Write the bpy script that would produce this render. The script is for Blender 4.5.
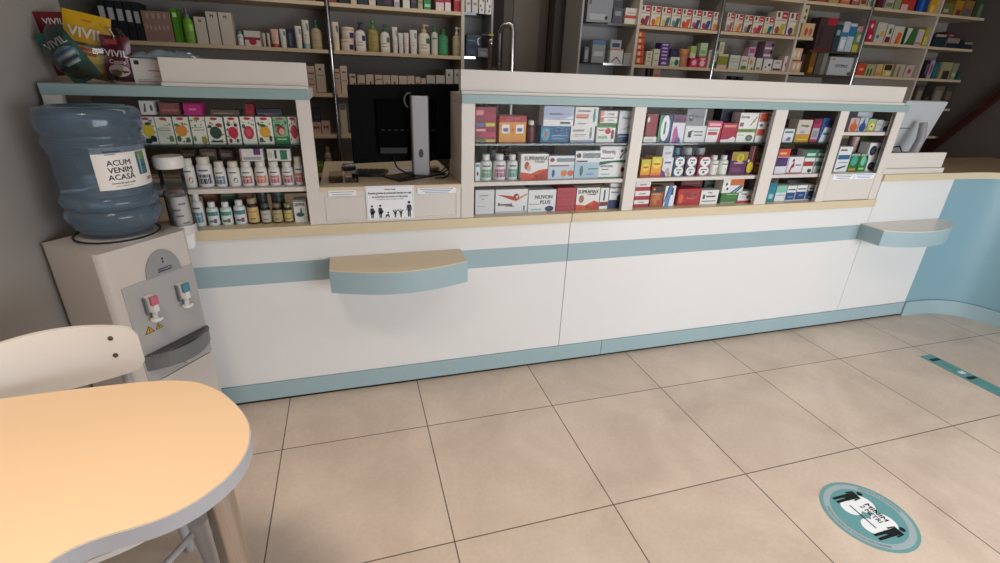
import bpy, bmesh, math, random
from mathutils import Vector, Matrix
random.seed(7)
PI = math.pi
scene = bpy.context.scene
COL = scene.collection
for o in list(bpy.data.objects):
    bpy.data.objects.remove(o)

# ------------------------------------------------------------------ camera
cam_d = bpy.data.cameras.new('camera')
cam = bpy.data.objects.new('camera', cam_d)
COL.objects.link(cam)
yaw, pitch, roll = 0.303918531, 0.407033401, 0.039093120
fw = Vector((math.sin(yaw)*math.cos(pitch), math.cos(yaw)*math.cos(pitch), -math.sin(pitch)))
rt = fw.cross(Vector((0, 0, 1))).normalized()
up = rt.cross(fw)
r2 = rt*math.cos(roll) + up*math.sin(roll)
u2 = -rt*math.sin(roll) + up*math.cos(roll)
M = Matrix((r2, u2, -fw)).transposed().to_4x4()
M.translation = Vector((0.36887, -1.73201, 1.45770))
cam.matrix_world = M
cam_d.sensor_width = 36.0
cam_d.lens = 36.0*483.51/1000.0
cam_d.clip_start = 0.02
scene.camera = cam

# ------------------------------------------------------------------ world, light, exposure
w = bpy.data.worlds.new('world')
scene.world = w
w.use_nodes = True
bg = w.node_tree.nodes['Background']
bg.inputs[0].default_value = (0.80, 0.88, 1.0, 1)
bg.inputs[1].default_value = 0.6

def area(name, loc, aim, sx, sy, energy, col):
    l = bpy.data.lights.new(name, 'AREA')
    l.shape = 'RECTANGLE'; l.size = sx; l.size_y = sy
    l.energy = energy; l.color = col
    o = bpy.data.objects.new(name, l)
    COL.objects.link(o)
    o.location = loc
    d = Vector(aim) - Vector(loc)
    o.rotation_euler = d.to_track_quat('-Z', 'Y').to_euler()
    return o

# daylight through the shop window behind the camera
area('window_daylight', (3.2, -3.36, 1.05), (2.9, 0, 0.5), 3.4, 1.25, 98, (0.93, 0.97, 1.0))
# overhead fill added to brighten floor and table on the customer side
l = area('overhead_fill_light', (-0.25, -1.25, 2.70), (-0.25, -1.25, 0), 0.5, 0.5, 12.5, (1.0, 0.85, 0.71)); l.data.spread = math.radians(95)
l = area('overhead_fill_light', (2.2, -1.3, 2.70), (2.2, -1.3, 0), 1.6, 0.5, 15, (1.0, 0.92, 0.84)); l.data.spread = math.radians(110)
l = area('aisle_fill_light', (1.2, 1.25, 2.70), (1.2, 1.5, 0), 3.0, 0.25, 9, (1.0, 0.93, 0.86))  # unseen fill added above the work aisle to lift the back shelf goods

vs = scene.view_settings
scene.display_settings.display_device = 'sRGB'
vs.view_transform = 'Standard'
vs.look = 'None'
vs.exposure = 0.0
vs.gamma = 1.0
vs.use_curve_mapping = False

# ------------------------------------------------------------------ materials
def lin(h):
    h = h.lstrip('#')
    out = []
    for i in (0, 2, 4):
        c = int(h[i:i+2], 16)/255
        out.append(c/12.92 if c <= 0.04045 else ((c+0.055)/1.055)**2.4)
    return tuple(out)

MATS = {}
def mat(h, rough=0.5, metal=0.0, spec=0.5, key=None, coat=0.0, trans=0.0, alpha=1.0):
    k = key or (h, rough, metal, spec, coat, trans, alpha)
    if k in MATS: return MATS[k]
    m = bpy.data.materials.new('m_%d' % len(MATS))
    m.use_nodes = True
    b = m.node_tree.nodes['Principled BSDF']
    b.inputs['Base Color'].default_value = (*lin(h), 1)
    b.inputs['Roughness'].default_value = rough
    b.inputs['Metallic'].default_value = metal
    b.inputs['Specular IOR Level'].default_value = spec
    b.inputs['Coat Weight'].default_value = coat
    b.inputs['Coat Roughness'].default_value = 0.08
    b.inputs['Transmission Weight'].default_value = trans
    b.inputs['Alpha'].default_value = alpha
    MATS[k] = m
    return m

def noisy(h, h2, scale=6, rough=0.5, detail=4, coat=0.0, spec=0.5, stretch=(1, 1, 1), bump=0.0, metal=0.0):
    """two-tone procedural noise over a base colour"""
    m = bpy.data.materials.new('m_noise_%d' % len(MATS))
    MATS[('n', h, h2, scale, rough, len(MATS))] = m
    m.use_nodes = True
    nt = m.node_tree; N = nt.nodes; L = nt.links
    b = N['Principled BSDF']
    tc = N.new('ShaderNodeTexCoord'); mp = N.new('ShaderNodeMapping'); nz = N.new('ShaderNodeTexNoise')
    mp.inputs['Scale'].default_value = stretch
    nz.inputs['Scale'].default_value = scale; nz.inputs['Detail'].default_value = detail
    mx = N.new('ShaderNodeMix'); mx.data_type = 'RGBA'
    mx.inputs[6].default_value = (*lin(h), 1); mx.inputs[7].default_value = (*lin(h2), 1)
    L.new(tc.outputs['Object'], mp.inputs[0]); L.new(mp.outputs[0], nz.inputs['Vector'])
    L.new(nz.outputs['Fac'], mx.inputs[0]); L.new(mx.outputs[2], b.inputs['Base Color'])
    b.inputs['Roughness'].default_value = rough
    b.inputs['Metallic'].default_value = metal
    b.inputs['Specular IOR Level'].default_value = spec
    b.inputs['Coat Weight'].default_value = coat
    b.inputs['Coat Roughness'].default_value = 0.06
    if bump:
        bp = N.new('ShaderNodeBump'); bp.inputs['Strength'].default_value = bump
        L.new(nz.outputs['Fac'], bp.inputs['Height']); L.new(bp.outputs[0], b.inputs['Normal'])
    return m

def clear(h, rough=0.02, refl=0.5, key='g'):
    """thin clear pane: see-through with a fresnel reflection"""
    k = (key, h, rough, refl)
    if k in MATS: return MATS[k]
    m = bpy.data.materials.new('m_clear_%d' % len(MATS)); MATS[k] = m
    m.use_nodes = True
    nt = m.node_tree; N = nt.nodes; L = nt.links
    N.clear()
    out = N.new('ShaderNodeOutputMaterial'); mix = N.new('ShaderNodeMixShader')
    tr = N.new('ShaderNodeBsdfTransparent'); gl = N.new('ShaderNodeBsdfGlossy')
    fr = N.new('ShaderNodeFresnel'); fr.inputs['IOR'].default_value = 1.45
    mu = N.new('ShaderNodeMath'); mu.operation = 'MULTIPLY'; mu.inputs[1].default_value = refl
    tr.inputs['Color'].default_value = (*lin(h), 1)
    gl.inputs['Roughness'].default_value = rough
    L.new(fr.outputs[0], mu.inputs[0]); L.new(mu.outputs[0], mix.inputs[0])
    L.new(tr.outputs[0], mix.inputs[1]); L.new(gl.outputs[0], mix.inputs[2]); L.new(mix.outputs[0], out.inputs[0])
    return m

def tile_floor():
    m = bpy.data.materials.new('m_floor_tile'); m.use_nodes = True
    nt = m.node_tree; N = nt.nodes; L = nt.links; b = N['Principled BSDF']
    tc = N.new('ShaderNodeTexCoord'); sp = N.new('ShaderNodeSeparateXYZ')
    L.new(tc.outputs['Object'], sp.inputs[0])
    def math_(op, a, v=None, v2=None):
        n = N.new('ShaderNodeMath'); n.operation = op
        L.new(a, n.inputs[0])
        if v is not None: 
            if hasattr(v, 'links') or hasattr(v, 'is_linked'): L.new(v, n.inputs[1])
            else: n.inputs[1].default_value = v
        return n.outputs[0]
    ds = []
    for ax in (0, 1):
        s = math_('DIVIDE', sp.outputs[ax], 0.6)
        f = math_('ADD', s, 0.5); f = math_('FRACT', f); f = math_('SUBTRACT', f, 0.5); f = math_('ABSOLUTE', f)
        ds.append(f)
    mn = math_('MINIMUM', ds[0], ds[1])
    gr = math_('LESS_THAN', mn, 0.0036)
    nz = N.new('ShaderNodeTexNoise'); nz.inputs['Scale'].default_value = 2.6; nz.inputs['Detail'].default_value = 7; nz.inputs['Roughness'].default_value = 0.62
    nz.inputs['Distortion'].default_value = 0.6
    L.new(tc.outputs['Object'], nz.inputs['Vector'])
    cr = N.new('ShaderNodeValToRGB')
    cr.color_ramp.elements[0].position = 0.32; cr.color_ramp.elements[0].color = (*lin('c0ae9f'), 1)
    cr.color_ramp.elements[1].position = 0.68; cr.color_ramp.elements[1].color = (*lin('d6c5b5'), 1)
    L.new(nz.outputs['Fac'], cr.inputs[0])
    # small per-tile shade
    wn = N.new('ShaderNodeTexWhiteNoise'); wn.noise_dimensions = '2D'
    cb = N.new('ShaderNodeCombineXYZ')
    for ax in (0, 1):
        s = math_('DIVIDE', sp.outputs[ax], 0.6); s = math_('FLOOR', s)
        L.new(s, cb.inputs[ax])
    L.new(cb.outputs[0], wn.inputs['Vector'])
    mr = N.new('ShaderNodeMapRange'); mr.inputs[3].default_value = 0.96; mr.inputs[4].default_value = 1.03
    L.new(wn.outputs['Value'], mr.inputs[0])
    vm = N.new('ShaderNodeVectorMath'); vm.operation = 'SCALE'
    L.new(cr.outputs[0], vm.inputs[0]); L.new(mr.outputs[0], vm.inputs['Scale'])
    # fine speckle
    n2 = N.new('ShaderNodeTexNoise'); n2.inputs['Scale'].default_value = 60; n2.inputs['Detail'].default_value = 3
    L.new(tc.outputs['Object'], n2.inputs['Vector'])
    m2 = N.new('ShaderNodeMapRange'); m2.inputs[1].default_value = 0.3; m2.inputs[2].default_value = 0.7; m2.inputs[3].default_value = 0.965; m2.inputs[4].default_value = 1.03
    L.new(n2.outputs['Fac'], m2.inputs[0])
    v2 = N.new('ShaderNodeVectorMath'); v2.operation = 'SCALE'
    L.new(vm.outputs[0], v2.inputs[0]); L.new(m2.outputs[0], v2.inputs['Scale'])
    mx = N.new('ShaderNodeMix'); mx.data_type = 'RGBA'
    L.new(gr, mx.inputs[0]); L.new(v2.outputs[0], mx.inputs[6]); mx.inputs[7].default_value = (*lin('5c5048'), 1)
    L.new(mx.outputs[2], b.inputs['Base Color'])
    b.inputs['Roughness'].default_value = 0.42
    b.inputs['Specular IOR Level'].default_value = 0.4
    bm = N.new('ShaderNodeBump'); bm.invert = True; bm.inputs['Strength'].default_value = 0.3; bm.inputs['Distance'].default_value = 0.002
    L.new(gr, bm.inputs['Height']); L.new(bm.outputs[0], b.inputs['Normal'])
    return m

WHITE = noisy('e0e0e0', 'e5e5e5', 3, 0.28, coat=0.25)
WHITE2 = noisy('dcd6d0', 'd2ccc6', 4, 0.4)
BLUE = noisy('98b0b7', '9eb6bd', 5, 0.35)
TEAL = noisy('94adac', '8ea7a6', 6, 0.4)
BEECH = noisy('d9caad', 'd0bf9e', 3, 0.38, stretch=(1.5, 20, 20))
BEECH2 = noisy('dccab0', 'd2bea0', 3, 0.35, stretch=(1.5, 16, 16))
SHELFW = noisy('dac4a4', 'ceb696', 3, 0.5, stretch=(1.5, 16, 16))
CREAMF = noisy('e0d9d1', 'd0c9c1', 2.2, 0.42, stretch=(1, 5, .6))
GLASS = clear('fefefe', 0.02, 0.05)
GLASSG = mat('23382f', 0.1)
CHROME = mat('c8c8c8', 0.14, 1.0)
STEEL = noisy('c4c0bc', 'aca8a4', 3, 0.22, stretch=(60, 60, .5), metal=1.0)
BLACK = mat('0c0c0e', 0.35)
DARK = mat('1a1816', 0.6)

# ------------------------------------------------------------------ mesh helpers
class MB:
    def __init__(s): s.v = []; s.f = []; s.m = []; s.mats = []; s.sm = []
    def mi(s, m):
        if m not in s.mats: s.mats.append(m)
        return s.mats.index(m)
    def add(s, vs_, fs, m, smooth=False):
        o = len(s.v); i = s.mi(m)
        s.v += [tuple(p) for p in vs_]
        for f in fs: s.f.append([a+o for a in f]); s.m.append(i); s.sm.append(smooth)
        return s
    def box(s, x0, y0, z0, x1, y1, z1, m):
        v = [(x0,y0,z0),(x1,y0,z0),(x1,y1,z0),(x0,y1,z0),(x0,y0,z1),(x1,y0,z1),(x1,y1,z1),(x0,y1,z1)]
        return s.add(v, [(0,3,2,1),(4,5,6,7),(0,1,5,4),(1,2,6,5),(2,3,7,6),(3,0,4,7)], m)
    def prism(s, pts, z0, z1, m, m_side=None, smooth=False):
        """vertical extrusion of a ccw xy outline"""
        n = len(pts)
        lo = [(x, y, z0) for x, y in pts]; hi = [(x, y, z1) for x, y in pts]
        s.add(lo+hi, [list(range(n))[::-1], list(range(n, 2*n))], m)
        s.add(lo+hi, [(i, (i+1) % n, (i+1) % n+n, i+n) for i in range(n)], m_side or m, smooth)
        return s
    def ext_y(s, pts, y0, y1, m):
        """extrusion along y of an xz outline (ccw seen from -y)"""
        n = len(pts)
        a = [(x, y0, z) for x, z in pts]; b = [(x, y1, z) for x, z in pts]
        s.add(a+b, [list(range(n)), list(range(n, 2*n))[::-1]] + [(i, i+n, (i+1) % n+n, (i+1) % n) for i in range(n)], m)
        return s
    def lathe(s, prof, m, c=(0, 0), seg=20, a0=0.0, a1=2*PI, cap=True, smooth=True, sy=1.0):
        full = abs(a1-a0-2*PI) < 1e-6
        n = seg if full else seg+1
        vs_ = []
        for r, z in prof:
            for i in range(n):
                a = a0+(a1-a0)*i/seg
                vs_.append((c[0]+r*math.cos(a), c[1]+sy*r*math.sin(a), z))
        fs = []
        for k in range(len(prof)-1):
            for i in range(seg):
                j = (i+1) % n if full else i+1
                fs.append((k*n+i, k*n+j, (k+1)*n+j, (k+1)*n+i))
        s.add(vs_, fs, m, smooth)
        if cap and full:
            o = len(s.v)-len(vs_); i = s.mi(m)
            if prof[0][0] > 1e-5: s.f.append([o+q for q in range(n)][::-1]); s.m.append(i); s.sm.append(False)
            if prof[-1][0] > 1e-5: s.f.append([o+(len(prof)-1)*n+q for q in range(n)]); s.m.append(i); s.sm.append(False)
        return s
    def tube(s, pts, r, m, seg=10, closed=False):
        P = [Vector(p) for p in pts]; n = len(P)
        rr = r if isinstance(r, (list, tuple)) else [r]*n
        vs_ = []; prev = None
        for i, p in enumerate(P):
            if closed: t = P[(i+1) % n]-P[i-1]
            else: t = P[min(i+1, n-1)]-P[max(i-1, 0)]
            t.normalize()
            if prev is None:
                a = Vector((0, 0, 1)) if abs(t.z) < 0.9 else Vector((1, 0, 0))
                e = t.cross(a).normalized()
            else:
                e = (prev - t*prev.dot(t)).normalized()
            prev = e; g = t.cross(e)
            for k in range(seg):
                an = 2*PI*k/seg
                vs_.append(p+e*math.cos(an)*rr[i]+g*math.sin(an)*rr[i])
        fs = []
        for i in range(n if closed else n-1):
            j = (i+1) % n
            for k in range(seg):
                fs.append((i*seg+k, i*seg+(k+1) % seg, j*seg+(k+1) % seg, j*seg+k))
        if not closed:
            fs.append(list(range(seg))[::-1]); fs.append([(n-1)*seg+k for k in range(seg)])
        return s.add(vs_, fs, m, True)
    def move(s, T):
        s.v = [tuple(T @ Vector(p)) for p in s.v]; return s
    def build(s, name, parent=None, bevel=0.0, seg=2, loc=None, origin=None):
        me = bpy.data.meshes.new(name)
        vs_ = s.v
        if origin is not None: vs_ = [(a-origin[0], b-origin[1], c-origin[2]) for a, b, c in s.v]
        me.from_pydata(vs_, [], s.f)
        for m in s.mats: me.materials.append(m)
        me.polygons.foreach_set('material_index', s.m)
        me.polygons.foreach_set('use_smooth', s.sm)
        me.update()
        if any(s.sm): me.set_sharp_from_angle(angle=math.radians(42))
        o = bpy.data.objects.new(name, me); COL.objects.link(o)
        if parent is not None: o.parent = parent
        if origin is not None: o.location = origin
        if loc is not None: o.location = loc
        if bevel:
            b = o.modifiers.new('bevel', 'BEVEL'); b.width = bevel; b.segments = seg
            b.limit_method = 'ANGLE'; b.angle_limit = math.radians(40)
        return o

TXT = {}
def text_mesh(s, bold=True):
    k = (s, bold)
    if k in TXT: return TXT[k]
    cu = bpy.data.curves.new('t', 'FONT'); cu.body = s; cu.resolution_u = 2
    o = bpy.data.objects.new('t', cu); COL.objects.link(o)
    bpy.context.view_layer.update()
    dg = bpy.context.evaluated_depsgraph_get()
    me = bpy.data.meshes.new_from_object(o.evaluated_get(dg))
    vs_ = [(v.co.x, v.co.y) for v in me.vertices]
    fs = [list(p.vertices) for p in me.polygons]
    bpy.data.objects.remove(o); bpy.data.curves.remove(cu); bpy.data.meshes.remove(me)
    x0 = min(v[0] for v in vs_); x1 = max(v[0] for v in vs_)
    vs_ = [(x-(x0+x1)/2, y-0.34) for x, y in vs_]
    TXT[k] = (vs_, fs, x1-x0)
    return TXT[k]

def put_text(mb, s, fn, h, m, maxw=None, bold=True):
    """fn maps (u right, v up) metres to a 3-D point; h is the capital height"""
    vs_, fs, wd = text_mesh(s, bold)
    sx = sy = h/0.68
    if maxw and wd*sx > maxw*.96: sx = maxw*.96/wd
    sh = ((0, 0), (-.035, .0), (.035, .0), (0, .028), (0, -.028)) if bold else ((0, 0),)
    for dx, dy in sh:      # heavy strokes
        mb.add([fn(x*sx+dx*h*sx/sy, y*sy+dy*h) for x, y in vs_], fs, m)

def tag(o, label=None, cat=None, group=None, kind=None):
    if label: o['label'] = label
    if cat: o['category'] = cat
    if group: o['group'] = group
    if kind: o['kind'] = kind
    return o

def thing(name, label, cat, loc=(0, 0, 0), rz=0.0, group=None):
    o = bpy.data.objects.new(name, None); COL.objects.link(o)
    o.empty_display_size = 0.05
    o.location = loc; o.rotation_euler = (0, 0, rz)
    return tag(o, label, cat, group)

def struct(name, mb, **k):
    return tag(mb.build(name, **k), kind='structure')

# ------------------------------------------------------------------ goods on the shelves
PH = {'D1t': 'top shelf, glass bay beside monitor', 'D1m': 'middle shelf, glass bay beside monitor', 'D1b': 'bottom shelf, glass bay beside monitor',
 'D2t': 'top shelf, second glass bay', 'D2m': 'middle shelf, second glass bay', 'D2b': 'bottom shelf, second glass bay',
 'D3t': 'top shelf, third glass bay', 'D3m': 'middle shelf, third glass bay', 'D3b': 'bottom shelf, third glass bay',
 'D4t': 'top shelf, last glass bay', 'D4m': 'lower shelf, last glass bay',
 'Lt': 'top shelf, left counter display', 'Lm': 'middle shelf, left counter display', 'Lb': 'bottom shelf, left counter display',
 'Bb1': 'back shelf over left display', 'Bb2': 'back shelf above the monitor', 'Ba1': 'topmost back shelf, far left', 'Ba2': 'topmost back shelf above monitor',
 'Bc1': 'back shelf, left of chrome rod', 'Bc2': 'back shelf right over monitor', 'Bd1': 'low back shelf beside monitor', 'Bd2': 'low back shelf touching monitor edge',
 'Be1': 'lowest back shelf by monitor', 'Ga': 'upper glass shelf left of doorway', 'Gb': 'lower glass shelf left of doorway',
 'Ha': 'upper glass shelf right of doorway', 'Hb': 'lower glass shelf right of doorway',
 'Ca': 'upper back shelf, syrup bay', 'Cb': 'middle back shelf, syrup bay', 'Cc': 'lowest back shelf, syrup bay',
 'Da': 'upper back shelf, second syrup bay', 'Db': 'middle back shelf, second syrup bay', 'Dc': 'lowest back shelf, second syrup bay',
 'Ea': 'small upper ledge, cream back bay', 'Eb': 'small lower ledge, cream back bay', 'Em': 'dark raised back shelf', 'Ed': 'back shelf under dark raised shelf',
 'Fb6t': 'topmost back shelf, fourth bay', 'Fb5t': 'topmost back shelf, third bay', 'Fa6': 'upper back shelf, red packs bay', 'Fa5': 'middle back shelf, red packs bay',
 'Ha7': 'topmost shelf, rightmost dark bay', 'Hb7': 'upper shelf, rightmost dark bay', 'Hc7': 'middle shelf, rightmost dark bay', 'Hd7': 'lowest shelf, rightmost dark bay'}
ORD = ['', 'first', 'second', 'third', 'fourth', 'fifth', 'sixth', 'seventh', 'eighth', 'ninth', 'tenth', 'eleventh', 'twelfth', 'thirteenth',
       'fourteenth', 'fifteenth', 'sixteenth', 'seventeenth', 'eighteenth', 'nineteenth', 'twentieth', 'twenty-first', 'twenty-second', 'twenty-third', 'twenty-fourth']

def tint(h, g):
    v = [min(255, int(int(h[i:i+2], 16)*g)) for i in (0, 2, 4)]
    return '%02x%02x%02x' % tuple(v)

def prints(mb, pr, w, h, yf, g, rough=0.45):
    lay = 0
    for it in pr.split(';'):
        it = it.strip()
        if not it: continue
        q = it.split(' '); k = q[0]
        lay += 1
        y = yf-0.0004-0.00008*lay
        X = lambda u: -w/2+w*min(1, max(0, u)); Z = lambda v: h*min(1, max(0, v))
        if k == 'r':
            a, b, c, d = map(float, q[1:5]); m = mat(tint(q[5], g), rough)
            mb.add([(X(a), y, Z(b)), (X(c), y, Z(b)), (X(c), y, Z(d)), (X(a), y, Z(d))], [(0, 1, 2, 3)], m)
        elif k == 'e':
            cx, cy, rx, ry = map(float, q[1:5]); m = mat(tint(q[5], g), rough)
            mb.add([(X(cx+rx*math.cos(2*PI*i/16)), y, Z(cy+ry*math.sin(2*PI*i/16))) for i in range(16)], [list(range(16))], m)
        elif k == 'p':
            m = mat(tint(q[1], g), rough); c = list(map(float, q[2:]))
            pts = [(X(c[i]), y, Z(c[i+1])) for i in range(0, len(c), 2)]
            ar = sum(pts[i-1][0]*pts[i][2]-pts[i][0]*pts[i-1][2] for i in range(len(pts)))
            if ar < 0: pts = pts[::-1]
            mb.add(pts, [list(range(len(pts)))], m)
        elif k == 't':
            cx, cy, hh = map(float, q[1:4]); m = mat(tint(q[4], g), rough); s = ' '.join(q[5:])
            put_text(mb, s, lambda u, v, cx=cx, cy=cy, y=y: (-w/2+w*cx+u, y, h*cy+v), hh*h, m, maxw=w*min(0.92, 2*min(cx, 1-cx)))

def carton(name, col, w, h, d, pr, g):
    mb = MB(); m = mat(tint(col, g), 0.45)
    e = 0.0006
    mb.box(-w/2, -d/2, 0, w/2, d/2, h, m)
    # closing flap seam on the top, a darker tone of the card
    m2 = mat(tint(col, g*0.8), 0.5)
    mb.add([(-w/2+e, -0.0006, h+.0003), (w/2-e, -0.0006, h+.0003), (w/2-e, .0006, h+.0003), (-w/2+e, .0006, h+.0003)], [(0, 1, 2, 3)], m2)
    prints(mb, pr, w, h, -d/2, g)
    return mb

def opts(pr):
    r = {}
    for it in pr.split(';'):
        q = it.split()
        if q: r[q[0]] = q[1] if len(q) > 1 else True
    return r


# ------------------------------------------------------------------ the room
YF = 0.352            # front plane of the counter
YS = 1.90             # front of the wall shelving
fl = MB(); fl.box(-3.0, -3.45, -0.05, 6.2, 2.6, 0.0, tile_floor()); struct('floor', fl)
WALLM = noisy('8e8884', '868078', 2, 0.75)
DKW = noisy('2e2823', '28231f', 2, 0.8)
m = MB(); m.box(-0.78, -3.4, 0, -0.62, 0.70, 2.8, noisy('a09a95', '9a948f', 2, .75)); struct('wall_left', m)
m = MB(); m.box(-2.9, -3.4, 0, -2.82, 2.5, 2.8, WALLM); struct('wall_left_far', m)
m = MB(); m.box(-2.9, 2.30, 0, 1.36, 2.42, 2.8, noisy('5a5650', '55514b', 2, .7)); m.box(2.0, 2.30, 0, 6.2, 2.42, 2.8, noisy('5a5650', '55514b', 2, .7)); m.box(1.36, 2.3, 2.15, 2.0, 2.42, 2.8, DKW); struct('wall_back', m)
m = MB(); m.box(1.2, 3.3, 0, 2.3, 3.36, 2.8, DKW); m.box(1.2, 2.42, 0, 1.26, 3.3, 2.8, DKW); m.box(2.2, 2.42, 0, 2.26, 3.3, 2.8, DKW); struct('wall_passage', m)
m = MB(); m.box(6.17, -3.4, 0, 6.3, 2.5, 2.8, noisy('6a605a', '625852', 2, .8)); struct('wall_right', m)
m = MB(); m.box(-3.0, -3.45, 2.8, 6.3, 3.4, 2.9, noisy('b8b2aa', 'b0aaa2', 2, .8)); struct('ceiling', m)
# street side wall with one long shop window opening
m = MB(); wm = noisy('b4aea6', 'aca69e', 2, .8)
m.box(-3.0, -3.5, 0, 0.2, -3.4, 2.8, wm); m.box(5.0, -3.5, 0, 6.3, -3.4, 2.8, wm)
m.box(0.2, -3.5, 0, 5.0, -3.4, 0.4, wm); m.box(0.2, -3.5, 2.5, 5.0, -3.4, 2.8, wm); struct('wall_front', m)
m = MB(); fm = mat('55585a', .5)
m.box(0.2, -3.48, 0.4, 0.26, -3.42, 2.5, fm); m.box(4.94, -3.48, 0.4, 5.0, -3.42, 2.5, fm); m.box(1.77, -3.48, .4, 1.83, -3.42, 2.5, fm); m.box(3.37, -3.48, .4, 3.43, -3.42, 2.5, fm)
m.box(0.26, -3.48, 0.4, 4.94, -3.42, .46, fm); m.box(0.26, -3.48, 2.44, 4.94, -3.42, 2.5, fm); struct('window_1', m)

# ------------------------------------------------------------------ the straight counter
ctr = thing('service_counter', 'long white pharmacy counter with blue stripe and blue kick board', 'counter', (1.4, 0.6, 0))
O = (1.4, 0.6, 0)
def cpart(name, mb, bevel=0.0, label=None, parent=None):
    mb.v = [(a-O[0], b-O[1], c-O[2]) for a, b, c in mb.v]
    o = mb.build(name, parent or ctr, bevel)
    if label: o['label'] = label
    return o
XL, XJ, XR = -0.60, 1.371, 3.352
for a, b in ((XL, XJ-0.0015), (XJ+0.0015, XR-0.0015)):
    m = MB(); m.box(a, YF, 0.105, b, YF+0.022, 0.597, WHITE); cpart('lower_front_panel', m, 0.001, 'white laminate lower panel')
    m = MB(); m.box(a, YF, 0.597, b, YF+0.022, 0.690, BLUE); cpart('stripe_panel', m, 0, 'pale blue stripe')
    m = MB(); m.box(a, YF, 0.690, b, YF+0.022, 0.803, WHITE); cpart('upper_front_panel', m, 0.001, 'white laminate upper panel')
    m = MB(); m.box(a, YF-0.012, 0.803, b, YF+0.06, 0.848, BEECH); cpart('ledge_strip', m, 0.002, 'pale beech ledge strip')
m = MB()
m.box(XL, YF-0.006, 0.016, 1.63, YF+0.02, 0.103, BLUE); m.box(1.632, YF-0.006, 0.016, 3.96, YF+0.02, 0.103, BLUE); cpart('kick_board', m, 0.001, 'blue kick board')
m = MB(); m.box(XL, YF+0.004, 0.0, 3.96, YF+0.03, 0.016, DARK); cpart('toe_gap', m)
m = MB(); m.box(XL, YF+0.03, 0.0, 3.34, YF+0.05, 0.80, mat('4a4642', .7)); m.box(XL, YF+0.06, 0.80, 3.34, 0.97, 0.84, SHELFW); cpart('carcass', m)
# low front with a worktop between the two displays
m = MB(); m.box(0.236, YF, 0.848, 0.824, YF+0.014, 0.985, WHITE2); cpart('till_front_panel', m, 0.001)
m = MB()
for a in ((0.252, 0.858, 0.808, 0.864), (0.252, 0.958, 0.808, 0.963), (0.252, .864, .257, .958), (0.803, .864, .808, .958)):
    m.box(a[0], YF-0.003, a[1], a[2], YF, a[3], WHITE2)
cpart('till_front_frame', m)
m = MB(); m.box(0.236, YF-0.004, 0.985, 0.826, 0.97, 1.003, BEECH2); cpart('till_worktop', m, 0.0015, 'beech till worktop')
# right end white section between the last display and the curved counter
m = MB(); m.box(XR+0.0015, YF, 0.105, 3.965, YF+0.022, 0.952, WHITE); cpart('end_front_panel', m, 0.001, 'white end panel')

# curved blue end of the counter
def curve(off=0.0):
    base = [(3.965, .352), (4.08, .352), (4.17, .345), (4.25, .330), (4.32, .303), (4.38, .262), (4.42, .208), (4.45, .140), (4.472, .060), (4.487, -.04), (4.495, -.16), (4.5, -.40)]
    for _ in range(2):
        q = [base[0]]
        for i in range(len(base)-1):
            a, b = base[i], base[i+1]
            q += [(a[0]*.75+b[0]*.25, a[1]*.75+b[1]*.25), (a[0]*.25+b[0]*.75, a[1]*.25+b[1]*.75)]
        base = q+[base[-1]]
    out = []
    for i, p in enumerate(base):
        a = base[max(0, i-1)]; b = base[min(len(base)-1, i+1)]
        dx, dy = b[0]-a[0], b[1]-a[1]; L = math.hypot(dx, dy)
        out.append((p[0]+dy/L*off, p[1]-dx/L*off))
    return out
def ribbon(o1, o2, z0, z1, mm):
    a = curve(o1); b = curve(o2)[::-1]
    mb = MB(); pts = a+b
    mb.prism(pts, z0, z1, mm, smooth=True)
    return mb
cv = thing('curved_counter', 'pale blue curved end counter with light wood top beside white panel', 'counter', (4.4, 0.5, 0))
def vpart(name, mb, bevel=0, label=None):
    mb.v = [(a-4.4, b-0.5, c) for a, b, c in mb.v]
    o = mb.build(name, cv, bevel)
    if label: o['label'] = label
    return o
BLUE2 = noisy('7fa3b0', '85a9b6', 4, .35)
rb = ribbon(0.0, -0.022, 0.105, 0.952, BLUE2); vpart('curved_front', rb)
vpart('kick_board', ribbon(0.014, -0.022, 0.0, 0.103, BLUE))
tp = MB()
c1 = curve(0.022)
top = [(3.34, .334)]+[p for p in c1]+[(5.1, -.4), (5.1, .84), (3.34, .84)]
BRWN = noisy('cbb490', 'a88e6c', 4, .25, stretch=(1, 9, 9))
tp.prism(top, 0.955, 0.9949, BRWN, BEECH); vpart('worktop', tp, 0.0015)
sd = MB(); sd.box(5.0, -.4, 0, 5.08, .8, .955, WHITE); vpart('end_support', sd)

# bag ledges on the counter front
def ledge(name, label, x0, x1, depth, zt, zb, shape, straight=False):
    n = 16; pts = []
    for i in range(n+1):
        s = i/n
        pts.append((x0+(x1-x0)*s, YF-0.001-depth*shape(s)))
    pts = [(x0, YF-.001)]+pts+[(x1, YF-.001)] if shape(0) > 0.01 else pts
    if shape(1) <= 0.01 and shape(0) > 0.01: pts = pts[:-1]
    cx = (x0+x1)/2
    t = thing(name, label, 'shelf', (cx, YF-0.001, zb))
    P = [(a-cx, b-YF+.001) for a, b in pts]
    m = MB(); m.prism(P, 0, zt-zb-0.004, BLUE); m.sm = [False]*len(m.sm); m.build('apron', t, 0.001)
    m = MB(); Q = [(a*0.997, b*1.0) for a, b in P]
    m.prism(Q, zt-zb-0.004, zt-zb, noisy('dccbb0', 'd4c0a0', 3, .3, stretch=(1.5, 14, 14))); m.build('ledge_top', t, 0.0006)
    return t
ledge('bag_shelf', 'bow-fronted bag shelf with beech top below the till', 0.247, 0.822, 0.225, 0.70, 0.600, lambda s: 0.70+0.30*math.sin(PI*s))
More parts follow.
